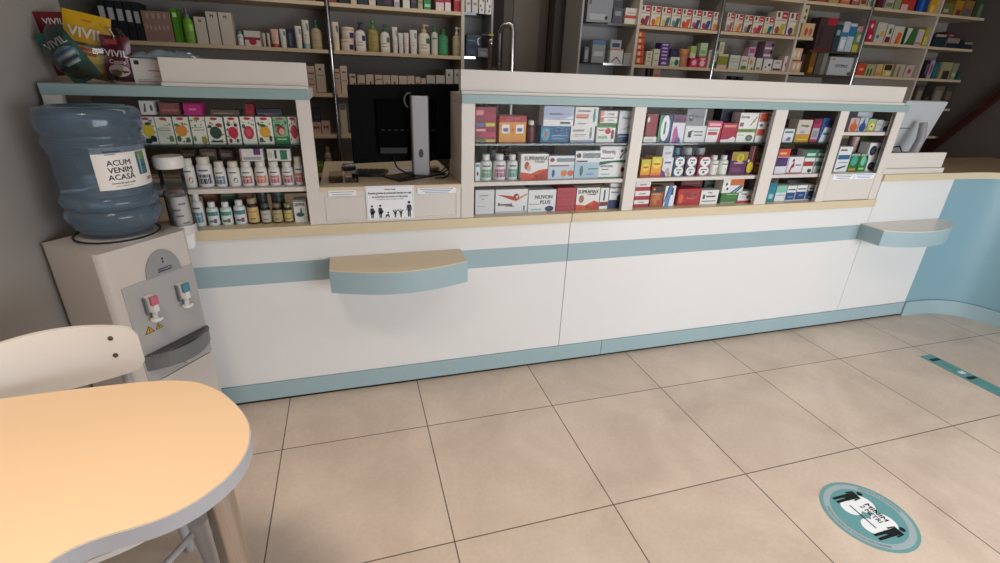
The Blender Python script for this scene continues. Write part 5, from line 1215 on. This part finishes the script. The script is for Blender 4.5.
Hb|box|2.2265 1.930 1.5550 0.1070 0.1540|8a8c90|grey pack with blue header|r 0 .8 1 1 4a6a90;r .15 .3 .85 .5 b8b8b8|
Hb|box|2.3800 1.930 1.5550 0.1100 0.1010|d0ccc6|white carton with brown arc|r 0 .9 1 1 c87a50;p 6a5048 .1 .1 .5 .5 .9 .1 .8 .1 .5 .36 .2 .1|
Hb|box|2.3650 1.930 1.6560 0.0920 0.0610|9c9ea4|grey carton with dark window|r .15 .2 .85 .65 2c3250|S
Hb|box|2.4845 1.930 1.5550 0.0770 0.0780|9a9a90|plain grey green carton|r .1 .8 .9 .85 8a8a80|
Ca|syrup|2.5810 1.930 1.8260 0.0800 0.1350|8e2a34|white syrup carton with dark red picture|v 7a2030|
Ca|syrup|2.6725 1.930 1.8260 0.0810 0.1350|d8a83c|white syrup carton with yellow fruit|v c85a34|
Ca|syrup|2.7630 1.930 1.8260 0.0780 0.1340|3a6a6a|white syrup carton with teal diagonal|v e0a850|
Ca|syrup|2.8525 1.930 1.8260 0.0790 0.1330|2e5a5a|white syrup carton with dark teal diagonal|v 5a8a84|
Ca|syrup|2.9455 1.930 1.8260 0.0850 0.1330|d8582c|white syrup carton with orange red picture|v c8402c|
Ca|syrup|3.0375 1.930 1.8260 0.0770 0.1320|2a3a70|white syrup carton with blue diagonal|v b83a54|
Ca|syrup|3.1310 1.930 1.8260 0.0880 0.1310|24487a|white syrup carton with navy diagonal|v a83a5a|
Ca|syrup|3.2305 1.930 1.8260 0.0790 0.1300|d8943c|white syrup carton with amber fruit|v d87a3c|
Cb|box|2.5790 1.930 1.5560 0.0740 0.0530|d8501e|orange small carton|r .3 .3 .6 .8 f0c8a0;r 0 0 1 .2 8a2a14|
Cb|box|2.5745 1.930 1.6090 0.0730 0.0450|d8501e|orange small carton|r .3 .3 .6 .8 f0c8a0;r 0 0 1 .2 8a2a14|S
Cb|box|2.5715 1.930 1.6540 0.0730 0.0440|d8501e|orange small carton|r .3 .3 .6 .8 f0c8a0;r 0 0 1 .2 8a2a14|S
Cb|box|2.5680 1.930 1.6980 0.0720 0.0430|d8501e|orange small carton|r .3 .3 .6 .8 f0c8a0;r 0 0 1 .2 8a2a14|S
Cb|box|2.5650 1.930 1.7410 0.0720 0.0440|d8501e|orange small carton|r .3 .3 .6 .8 f0c8a0;r 0 0 1 .2 8a2a14|S
Cb|box|2.6660 1.930 1.5560 0.0520 0.0990|d0c8ac|cream carton with black bars|r .3 .75 .7 .82 4a4640;r .3 .5 .7 .56 4a4640;r .3 .25 .7 .3 4a4640|
Cb|box|2.7295 1.930 1.5560 0.0530 0.1160|d4ccb8|cream carton with red lines|r .2 .3 .8 .34 9a3a34;r .2 .7 .8 .75 8a8478|
Cb|box|2.8050 1.930 1.5560 0.0760 0.0380|5a2a78|purple flat carton|r .2 .3 .8 .7 c8b8dc|
Cb|box|2.8010 1.930 1.5940 0.0780 0.0250|5a2a78|purple flat carton|r .2 .3 .8 .7 c8b8dc|S
Cb|box|2.7995 1.930 1.6190 0.0790 0.0250|5a2a78|purple flat carton|r .2 .3 .8 .7 c8b8dc|S
Cb|box|2.7990 1.930 1.6440 0.0800 0.0250|5a2a78|purple flat carton|r .2 .3 .8 .7 c8b8dc|S
Cb|box|2.7975 1.930 1.6690 0.0790 0.0240|5a2a78|purple flat carton|r .2 .3 .8 .7 c8b8dc|S
Cb|box|2.7975 1.930 1.6930 0.0810 0.0250|5a2a78|purple flat carton|r .2 .3 .8 .7 c8b8dc|S
Cb|box|2.9040 1.930 1.5560 0.0820 0.0670|d8dcc8|white carton with teal disc|e .7 .4 .25 .35 1f6a64;r .05 .1 .35 .5 c8b860|
Cb|box|2.8905 1.930 1.6230 0.0810 0.0570|1c1c34|dark navy carton|r .3 .3 .7 .6 2a3a6a|S
Cb|tin|2.9975 1.930 1.5560 0.0830 0.1280|b87a50|round copper tin|k|
Cb|box|3.0855 1.930 1.5560 0.0690 0.0670|c83454|pink carton with white circle|e .5 .5 .3 .3 f0b8c4|
Cb|box|3.0610 1.930 1.6230 0.0500 0.0860|a8b868|green and cream slim carton|r 0 0 1 .4 d8c8b0|S
Cb|box|3.1645 1.930 1.5560 0.0750 0.0780|c83450|pink carton with white moon|e .5 .4 .3 .3 f0c0c8;r .2 .75 .8 .88 f0c8d0|
Cb|box|3.1555 1.930 1.6340 0.0650 0.1010|b8c8a0|pale green carton|r .2 .2 .8 .5 8aa070;r 0 0 1 .1 8a9a3a|S
Cb|box|3.2545 1.930 1.5560 0.0810 0.1320|c8c4b4|grey carton with teal arc|e .7 .15 .45 .25 1f6a64;r .1 .8 .8 .9 a89a80|
Cc|tin|2.6905 1.930 1.2910 0.0450 0.2500|241c1c|dark round tin|k|
Cc|box|2.7555 1.930 1.2910 0.0630 0.2530|c8a48c|peach carton with orange print|r .1 .5 .9 .8 d86a44|
Da|syrup|3.3530 1.930 1.8260 0.0660 0.1340|b8524c|white syrup carton with grey text|v 8a8a8c|
Da|syrup|3.4355 1.930 1.8260 0.0770 0.1290|c87a40|white syrup carton with amber text|v d8a860|
Da|syrup|3.5295 1.930 1.8260 0.0770 0.1280|5a2c34|white syrup carton with maroon diagonal|v 7a8a88|
Da|syrup|3.6295 1.930 1.8260 0.0990 0.1270|a83044|white syrup carton with crimson diagonal|v c8584c|
Da|syrup|3.7360 1.930 1.8260 0.0900 0.1260|1f6a64|white syrup carton with green diagonal|v d8b870|
Da|syrup|3.8520 1.930 1.8260 0.1180 0.1750|b8a83c|tall white syrup carton with lime diagonal|v a84a44|
Da|syrup|3.9915 1.930 1.8260 0.1250 0.1730|c8b83c|tall white syrup carton with yellow diagonal|v 44407a|
Db|box|3.3555 1.930 1.5560 0.0970 0.1080|8a8a2c|olive carton with pale base|r 0 0 1 .25 d8b4a8;r 0 .85 1 1 d0c8a0|
Db|box|3.3225 1.930 1.6640 0.0470 0.0860|d4c4a8|slim cream carton|r .2 .2 .8 .8 b8a890|S
Db|box|3.4755 1.930 1.5560 0.0990 0.1050|ccc8ba|white carton with grey lines|r .1 .5 .9 .55 9a9484;r .1 .7 .9 .75 9a9484|
Db|box|3.5745 1.930 1.5560 0.0750 0.1020|d0c8b8|white carton with green leaf|e .5 .15 .4 .15 5a7a34;r .1 .6 .8 .7 b08a80|
Db|box|3.6490 1.930 1.5560 0.0600 0.0980|d0ccba|white carton with orange blossom|e .4 .6 .3 .2 d8944c;e .7 .1 .15 .1 3a4a2a|
Db|box|3.6275 1.930 1.6540 0.0650 0.0740|c8a8b4|pink and white carton|r .1 .4 .9 .85 b0507a|S
Db|box|3.7265 1.930 1.5560 0.0610 0.0930|d0ccb8|white carton with olive marks|e .5 .15 .3 .1 6a7a3a|
Db|box|3.8185 1.930 1.5560 0.0870 0.0900|dcd4d0|white carton with black dots|e .7 .5 .14 .12 20202a;e .3 .3 .1 .08 8a3a44|
Db|box|3.7930 1.930 1.6460 0.0920 0.1340|8a6a80|mauve stacked carton with black discs|r .05 .55 .8 .65 dcd0d4;r .05 .15 .8 .25 dcd0d4;e .85 .8 .14 .1 1a1820;e .85 .4 .14 .1 1a1820|S
Db|box|3.9195 1.930 1.5560 0.0890 0.0860|d8ccc4|white carton with cherry row|e .2 .15 .15 .12 6a1a28;e .5 .15 .15 .12 4a1420;e .8 .15 .15 .12 6a1a28;r .2 .7 .8 .8 8a8078|
Db|box|4.0190 1.930 1.5560 0.0740 0.1210|dcccc4|tall white carton with red diamond|p a82a3c .5 .2 .8 .45 .5 .7 .2 .45|
Dc|box|3.4990 1.930 1.2910 0.0540 0.2110|14141a|short black carton|r .1 .2 .9 .4 2a2a30|
Dc|box|3.5740 1.930 1.2910 0.0500 0.2100|14141a|small black carton|r .1 .2 .9 .4 2a2a30|
Ea|box|4.1490 1.930 1.8260 0.1340 0.1070|d8b488|cream carton with red figures|e .4 .4 .12 .3 b84a34;e .75 .4 .12 .3 b8605a|
Ea|box|4.0855 1.930 1.9330 0.0510 0.1270|d0c498|slim cream carton with grey dots|e .5 .7 .25 .12 6a6a5a;e .5 .3 .25 .12 6a6a5a|S
Eb|box|4.1230 1.930 1.5560 0.1080 0.0940|d8a884|tan carton with white figures|e .3 .5 .12 .3 f0e0c8;e .7 .5 .12 .3 f0e0c8;r 0 .9 1 1 7a2a1c|
Eb|box|4.0980 1.930 1.6500 0.1120 0.0920|dcb48c|upper tan carton with white figures|e .3 .5 .12 .3 f0e0c8;e .7 .5 .12 .3 f0e0c8|S
Em|box|4.3560 1.930 1.7370 0.1880 0.2490|4a3434|dark brown carton with red top|r .45 .78 1 1 b0283c;r .1 .1 .3 .7 3a2828;r .1 0 1 .06 7a1a24|
Em|box|4.4910 1.930 1.7370 0.0660 0.2060|2c4448|dark teal slim carton|r .2 .6 .8 .8 8ab0b0|
Em|box|4.5655 1.930 1.7370 0.0670 0.2320|c8ccd4|white and blue pack|r 0 .5 1 .65 3a7aa8;r .2 .1 .8 .4 e8eef4|
Em|box|4.6430 1.930 1.7370 0.0740 0.2220|c4ccd4|white pack with blue top|r 0 .55 1 .9 2a7aa8|
Em|box|4.7485 1.930 1.7370 0.1210 0.2050|6a8a50|green pack with yellow base|r 0 0 1 .3 c8b83c;e .4 .55 .2 .15 b8c8b0;r 0 .8 .9 1 c88a90|
Ed|box|4.6275 1.930 1.5450 0.2910 0.1490|c0c0c0|wide white carton with blue letters|t .5 .52 .16 5a6a9c OPTIMUS;r .06 .84 .2 .9 b05a50;e .88 .12 .09 .1 5a5a60|
Ed|box|4.2905 1.930 1.5450 0.0590 0.1890|7a5420|ochre carton|r .1 .1 .9 .3 a8782c|
Ed|box|4.3900 1.930 1.5450 0.1120 0.1780|5a544c|grey brown carton|r .6 0 1 1 8a8478|
Fb6t|box|4.5810 1.930 2.0910 0.0760 0.1600|a85a50|rose carton|r .1 .2 .9 .4 c8a8a0|
Fb6t|box|4.6715 1.930 2.0910 0.0770 0.1600|c8b090|cream carton|r .1 .1 .9 .3 8a3a30|
Fb6t|box|4.7635 1.930 2.0910 0.0790 0.1600|b8b8b0|white carton|r .1 .1 .9 .3 6a9a50|
Fb6t|box|4.8620 1.930 2.0910 0.0680 0.1600|5a1a24|dark red carton|r .1 .4 .9 .5 a8303c|
Fb6t|box|4.9675 1.930 2.0910 0.0930 0.1600|b8a8a4|grey pink carton|r .1 .1 .9 .3 6a7a4a|
Fb6t|box|5.0630 1.930 2.0910 0.0700 0.1600|8a9a6a|sage carton|r .1 .5 .9 .7 d8d8c8|
Fb6t|box|5.1900 1.930 2.0910 0.1560 0.1600|b8382c|scarlet carton|r 0 0 .5 .3 d8a8a0|
Fb6t|box|5.3625 1.930 2.0910 0.1350 0.1600|1f3a80|royal blue carton|r .3 0 .6 1 2a6ab0|
Fb6t|box|5.5070 1.930 2.0910 0.1240 0.1600|c8942c|amber carton|r .2 0 .5 .4 e0b860|
Fb5t|box|4.2080 1.930 2.0910 0.1160 0.1600|a8482c|brick carton|r .1 .2 .9 .4 d8a890|
Fb5t|box|4.3435 1.930 2.0910 0.1070 0.1600|b89a60|ochre carton|r .1 .2 .9 .4 d8c8a0|
Fb5t|box|4.4695 1.930 2.0910 0.0970 0.1600|c8744c|salmon carton|r .1 .2 .9 .4 e8c8b0|
Fa6|box|4.8535 1.930 1.8260 0.0690 0.0820|b8203a|red carton with white spot|e .6 .5 .2 .2 f0c8c8|
Fa6|box|4.8405 1.930 1.9080 0.0690 0.0880|b8203a|upper red carton with white spot|e .6 .5 .2 .2 f0c8c8|S
Fa6|box|4.9675 1.930 1.8260 0.1070 0.1600|c8c0b0|white carton with amber circle|e .7 .45 .2 .15 d8943c;e .3 .3 .15 .1 4a6a7a|
Fa6|box|5.0705 1.930 1.8260 0.0710 0.1510|d0c8b8|white carton with maroon square|r .1 .05 .9 .35 7a1a30;r .4 .5 .8 .8 4a5a50|
Fa6|box|5.1810 1.930 1.8260 0.1220 0.1420|d0c4b0|white carton with orange leaf|p d8642c .3 0 .8 0 .9 .6 .5 .7|
Fa6|box|5.3430 1.930 1.8260 0.1240 0.1350|3a6a34|green carton with pale edge|p c8ccc0 0 0 .2 .2 .5 1 0 1|
Fa6|box|5.4575 1.930 1.8260 0.0750 0.1330|c8b8b4|pale pink carton|r .1 .1 .9 .2 b85a60|
Fa6|box|5.5540 1.930 1.8260 0.0880 0.1540|a89a2c|mustard carton|r .1 .1 .9 .5 c8c044|
Fa5|box|4.8660 1.930 1.5560 0.0940 0.0990|c8482c|orange red pack|r .3 .4 .8 .6 e8a080|
Fa5|box|4.9815 1.930 1.5560 0.1090 0.0960|a8a070|striped green pack|r .2 0 .35 .6 2a3a2a;r .55 0 .7 .6 2a3a2a|
Fa5|box|5.0865 1.930 1.5560 0.0730 0.1000|c8a878|sand pack|r .1 .1 .9 .3 d87a3c|
Fa5|box|5.1925 1.930 1.5560 0.1110 0.1040|c8b048|yellow pack with dark crown|r .1 .5 .9 .95 3a2a3a;r .4 .1 .9 .4 d8c8a8|
Fa5|box|5.3450 1.930 1.5560 0.1140 0.1090|b8a890|beige pack with brown stripe|r .3 0 .5 .8 8a6a50|
Fa5|box|5.4680 1.930 1.5560 0.1020 0.1060|c0b0a4|beige pack with red dot|e .5 .5 .2 .2 b03034|
Ha7|box|5.6865 1.930 2.0910 0.1270 0.0910|6a6a40|olive patterned pack|r .1 .2 .6 .5 a8a890|
Ha7|box|5.8175 1.930 2.0910 0.1030 0.1220|a87a24|golden pack|r .3 0 .9 .4 7a2a44|
Ha7|box|5.9435 1.930 2.0910 0.1190 0.1300|8a6a34|bronze pack|r .1 0 .8 .5 5a5a60|
Ha7|box|6.0785 1.930 2.0910 0.1210 0.1390|3a4a34|dark moss pack|r .5 0 .9 .8 6a7a5a|
Hb7|box|5.7245 1.930 1.8260 0.1690 0.1070|1c3034|dark teal pack|r .1 .8 .9 1 b08a84|
Hb7|box|5.9050 1.930 1.8260 0.1600 0.0840|8a7a74|grey pack|r 0 0 1 .5 1c2c34|
Hb7|box|5.8430 1.930 1.9100 0.1320 0.0480|4a2a34|dark plum pack|r .3 .2 .8 .6 8a6a64|S
Hb7|box|6.1035 1.930 1.8260 0.2050 0.0690|1e2a34|midnight pack|r .3 .6 .9 .9 8a8478|
Hc7|box|5.6715 1.930 1.5560 0.0650 0.1550|2a1c28|black slim pack|r .5 .2 .9 .8 6a5a70|
Hc7|box|5.7420 1.930 1.5560 0.0460 0.1580|b09aa8|pale mauve pack|r .3 .2 .7 .8 8a3a3a|
Hc7|box|5.8060 1.930 1.5560 0.0660 0.1440|1f5a64|teal pack|r .3 .2 .7 .8 2a7a80|
Hc7|box|5.9430 1.930 1.5560 0.1500 0.1490|9a9470|khaki pack with dark panel|r .3 0 .9 .5 3a3424|
Hc7|box|6.0670 1.930 1.5560 0.0680 0.1450|8a8a70|grey green pack|r .2 .2 .8 .4 b8b8a0|
Hc7|box|6.1655 1.930 1.5560 0.0690 0.0700|1f5a50|short sea green pack|r .2 .2 .8 .4 2a7a70|
Hd7|box|5.7035 1.930 1.2910 0.0930 0.1940|5a5044|brown pack|r .2 .2 .8 .8 8a8070|
Hd7|box|5.8230 1.930 1.2910 0.1020 0.1970|2a241e|black brown pack|r .3 .2 .7 .5 5a4a3a|
Hd7|box|5.9615 1.930 1.2910 0.1310 0.2010|6a6050|taupe pack|r .2 .2 .8 .8 8a8474|
Hd7|box|6.1095 1.930 1.2910 0.1190 0.1960|4a4034|umber pack|r .2 .4 .8 .8 6a6050|
"""
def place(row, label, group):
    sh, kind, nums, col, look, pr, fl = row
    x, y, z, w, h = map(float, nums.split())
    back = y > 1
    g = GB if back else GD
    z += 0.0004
    loc = lambda d: (x, y+d/2, z)
    if kind in ('box', 'flat', 'twin', 'syrup', 'file'):
        d = 0.062 if not back else min(0.10, max(0.05, w*1.0))
        if kind == 'flat': d = 0.07
        if kind == 'file': d = 0.14
        nm = 'medicine_carton'
        if kind == 'twin':
            kc = opts(pr).get('k', '8a3a48')
            pr = 'r 0 0 .2 1 %s;e .55 .74 .43 .25 f2f4f4;e .55 .25 .43 .25 eef2f2;r .3 .8 .8 .86 3a3a44;r .3 .3 .8 .35 %s;e .55 .68 .1 .06 %s;e .55 .18 .1 .06 3a3a44' % (tint(col, .7), kc, kc)
            nm = 'lozenge_tin_pack'
        if kind == 'syrup':
            vc = opts(pr)['v']
            pr = 'r .5 .7 .98 .98 c02a34;r .6 .8 .88 .86 f0d0d0;r .12 .76 .3 .96 4a3a3a;r .1 .6 .9 .66 b8a898;r 0 0 1 .5 d8ccb8;p %s .35 .04 .8 .04 1 .5 .6 .5;e .3 .22 .2 .16 %s;r 0 0 1 .06 b04038' % (col, vc)
            col = 'dccfbd'; nm = 'syrup_carton'
        if kind == 'file': nm = 'box_file'
        if kind == 'flat': nm = 'flat_carton'
        if 'tea carton' in look:       # scattered leaves and seeds of the printed pattern
            rn = random.Random(look)
            ex = []
            for _ in range(22):
                a, c_ = rn.uniform(.06, .94), rn.uniform(.06, .88)
                if abs(a-.5) < .3 and abs(c_-.45) < .2: continue
                ex.append('e %.2f %.2f %.2f %.2f %s' % (a, c_, rn.uniform(.03, .07), rn.uniform(.012, .035), rn.choice(['3a5a34', '4a6a3a', '2e4a34', '7a3a3a', '6a7a44'])))
            pr = ';'.join(ex)+';'+pr
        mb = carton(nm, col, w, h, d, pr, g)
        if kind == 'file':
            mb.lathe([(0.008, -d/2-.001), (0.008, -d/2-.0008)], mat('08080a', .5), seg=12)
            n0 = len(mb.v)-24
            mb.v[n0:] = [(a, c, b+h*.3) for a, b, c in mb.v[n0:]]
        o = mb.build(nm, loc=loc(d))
        return tag(o, label, 'folder' if kind == 'file' else 'box', group)
    r = w/2; q = opts(pr)
    if kind in ('tin', 'jar'):
        t = thing('round_tin' if kind == 'tin' else 'cream_jar', label, 'tin' if kind == 'tin' else 'jar', (x, y+r, z), 0, group)
        m = mat(tint(col, g), 0.4)
        b = MB(); b.lathe([(r*.96, 0), (r, .004), (r, h*.68), (r*.94, h*.72)], m, seg=18)
        if 'v' in q:
            b.lathe([(r*1.005, h*.1), (r*1.005, h*.55)], mat(tint(q['v'], g), .4), seg=6, a0=-1.35, a1=-0.5, cap=False)
        b.build('jar_body' if kind == 'jar' else 'tin_body', t)
        c = MB(); cc = q.get('c', tint(col, 1.12))
        c.lathe([(r*1.0, h*.72), (r*1.02, h*.74), (r*1.02, h*.96), (r*.97, h)], mat(tint(cc, g), .4), seg=18)
        c.build('lid', t)
        return t
    if kind == 'bottle':
        t = thing('pill_bottle', label, 'bottle', (x, y+r, z), 0, group)
        m = mat(tint(col, g), 0.35)
        wide = sh[0] == 'L' and sh != 'Lb' or (sh == 'Lb' and 'amber' in look)
        nr = 0.80 if wide else 0.60
        zc = 0.80 if wide else 0.80
        b = MB(); b.lathe([(r*.9, 0), (r, h*.03), (r, h*(zc-.12)), (r*.93, h*(zc-.06)), (r*nr*.92, h*(zc-.015)), (r*nr*.92, h*zc)], m, seg=20)
        b.build('bottle_body', t)
        c = MB(); cm = mat(tint(q.get('c', 'f0f0f0'), g), .4)
        c.lathe([(r*nr, h*zc), (r*nr, h*.985), (r*nr*.94, h)], cm, seg=20)
        for i in range(20):     # knurled rim
            a = 2*PI*i/20
            c.lathe([(r*nr*.035, h*(zc+.02)), (r*nr*.035, h*.97)], cm, c=(r*nr*math.cos(a), r*nr*math.sin(a)), seg=4, smooth=False) if not back and i % 2 == 0 else None
        c.build('cap', t)
        if 'l' in q:
            l = MB(); R = r*1.008; lt = zc-.14
            l.lathe([(R, h*.07), (R, h*lt)], mat(tint(q['l'], g), .5), seg=18, a0=-PI*.98, a1=-.02, cap=False)
            def patch(a0, a1, v0, v1, hx, k):
                l.lathe([(R*(1+.004*k), h*v0), (R*(1+.004*k), h*v1)], mat(tint(hx, g), .5), seg=8, a0=-PI/2+a0, a1=-PI/2+a1, cap=False)
            if sh != 'Lb' or 'white' in look:
                patch(-.7, .6, lt*.82, lt*.9, '6a6a70', 1)
            if 'v' in q: patch(-.95, .95, .12, lt*.66, q['v'], 1); patch(-.7, .5, .3, .34, 'd8d8d8', 2)
            if 'w' in q: patch(-1.1, 1.1, lt*.66, lt*.92, q['w'], 2); patch(-.7, .3, .15, .25, '5a8a80', 1); patch(.2, .7, .12, .3, '8a4a5a', 2)
            if 'e' in q:
                pts = []
                for i in range(14):
                    a = 2*PI*i/14; rr = 1 if i % 2 else .72
                    th = -PI/2+.35+rr*.42*math.cos(a); pts.append((R*1.006*math.cos(th), R*1.006*math.sin(th), h*(.27+.13*rr*math.sin(a))))
                l.add(pts, [list(range(14))], mat(tint(q['e'] if q['e'] is not True else 'd8c03a', g), .5))
            if 'k' in q and sh[0] == 'L':
                patch(-.8, .8, lt*.72, lt*.76, '5a4a34', 1); patch(-.5, .5, .2, .24, '5a4a34', 1)
            l.build('label', t)
        return t
    if kind == 'pump':
        t = thing('pump_bottle', label, 'bottle', (x, y+r*.8, z), 0, group)
        b = MB(); m = mat(tint(col, g), .35)
        b.lathe([(r*.9, 0), (r*.98, h*.03), (r*.98, h*.58), (r*.8, h*.68), (r*.4, h*.72), (r*.4, h*.74)], m, seg=20, sy=.7)
        b.build('bottle_body', t)
        c = MB(); cm = mat(tint(q.get('c', '30303a'), g), .35)
        c.lathe([(r*.42, h*.74), (r*.42, h*.82), (r*.16, h*.84), (r*.16, h*.93)], cm, seg=14)
        c.lathe([(r*.34, h*.92), (r*.36, h*.97), (r*.3, h)], cm, seg=14)
        c.tube([(0, 0, h*.965), (r*.5, -r*.3, h*.965), (r*.75, -r*.42, h*.94)], [r*.13, r*.12, r*.09], cm, seg=8)
        c.build('pump_head', t)
        l = MB(); R = r*.985
        l.lathe([(R, h*.1), (R, h*.54)], mat(tint(col, g*1.08), .5), seg=12, a0=-PI*.85, a1=-PI*.15, cap=False, sy=.71)
        if 'v' in q: l.lathe([(R*1.01, h*.36), (R*1.01, h*.54)], mat(tint(q['v'], g), .5), seg=5, a0=-PI*.42, a1=-PI*.15, cap=False, sy=.72)
        for v in (.3, .2): l.lathe([(R*1.01, h*v), (R*1.01, h*(v+.02))], mat(tint('7a746a', g), .5), seg=8, a0=-PI*.75, a1=-PI*.35, cap=False, sy=.72)
        l.build('label', t)
        return t
    if kind == 'tube':
        t = thing('cosmetic_tube', label, 'tube', (x, y+r*.7, z), 0, group)
        b = MB(); m = mat(tint(col, g), .4)
        n = 16; rings = []
        for k, (zz, rx, ry) in enumerate([(h*.18, .92, .62), (h*.3, .95, .64), (h*.6, .97, .4), (h*.9, 1.0, .1), (h, 1.0, .06)]):
            rings.append([(r*rx*math.cos(2*PI*i/n), r*ry*math.sin(2*PI*i/n), zz) for i in range(n)])
        vs_ = [p for rg in rings for p in rg]; fs = [(k*n+i, k*n+(i+1) % n, (k+1)*n+(i+1) % n, (k+1)*n+i) for k in range(4) for i in range(n)]
        fs.append([4*n+i for i in range(n)])
        b.add(vs_, fs, m, True)
        if 'v' in q:
            b.add([(r*.25, -r*.36, h*.62), (r*.8, -r*.26, h*.62), (r*.8, -r*.12, h*.88), (r*.25, -r*.18, h*.88)], [(0, 1, 2, 3)], mat(tint(q['v'], g), .5))
        for v in (.35, .45): b.add([(-r*.4, -r*.66, h*v), (r*.3, -r*.66, h*v), (r*.3, -r*.66, h*(v+.015)), (-r*.4, -r*.66, h*(v+.015))], [(0, 1, 2, 3)], mat(tint('8a8278', g), .5))
        b.build('tube_body', t)
        c = MB(); c.lathe([(r*.86, 0), (r*.9, h*.18)], mat(tint(q.get('c', 'd8d0c0'), g), .4), seg=16, sy=.66); c.build('cap', t)
        return t

GD, GB = 0.93, 1.0
def build_goods():
    rows = [l.split('|') for l in TABLE.strip().splitlines()]
    byshelf = {}
    for r in rows: byshelf.setdefault(r[0], []).append(r)
    for sh, rs in byshelf.items():
        n = 0; prev = None; cnt = 0
        looks = {}
        for r in rs: looks[r[4]] = looks.get(r[4], 0)+1
        base_ord = {}
        seen = {}
        nB = sum(1 for r in rs if 'B' in r[6]); kb = 0
        xs = sorted(float(r[2].split()[0]) for r in rs if r[6] == '')
        for r in rs:
            x = float(r[2].split()[0]); look = r[4]
            if r[6] == '': n = xs.index(x)+1
            else: n = min(range(len(xs)), key=lambda i: abs(xs[i]-x))+1
            seen[look] = seen.get(look, 0)+1
            if looks[look] > 1:
                lab = '%s, %s of its stack, %s' % (look, 'lowest' if seen[look] == 1 else 'topmost' if seen[look] == looks[look] else ORD[seen[look]]+' from bottom', PH[sh])
            elif r[6] in ('S', 'T'): lab = '%s, stacked over %s from left, %s' % (look, ORD[n], PH[sh])
            elif 'B' in r[6]: lab = '%s, behind %s from left, %s' % (look, ORD[n], PH[sh])
            else: lab = '%s, %s from left, %s' % (look, ORD[n], PH[sh])
            wds = lab.split()
            if len(wds) > 16: lab = lab.replace(', stacked over', ', over').replace(' from left', '')
            if len(lab.split()) > 16: lab = lab.replace('stacked ', '')
            kd = {'box': 'cartons', 'flat': 'flat cartons', 'twin': 'tin packs', 'syrup': 'syrup cartons', 'file': 'box files', 'tin': 'tins', 'jar': 'jars', 'bottle': 'bottles', 'pump': 'pump bottles', 'tube': 'tubes'}[r[1]]
            place(r, lab, '%s on the %s' % (kd, PH[sh]))
build_goods()
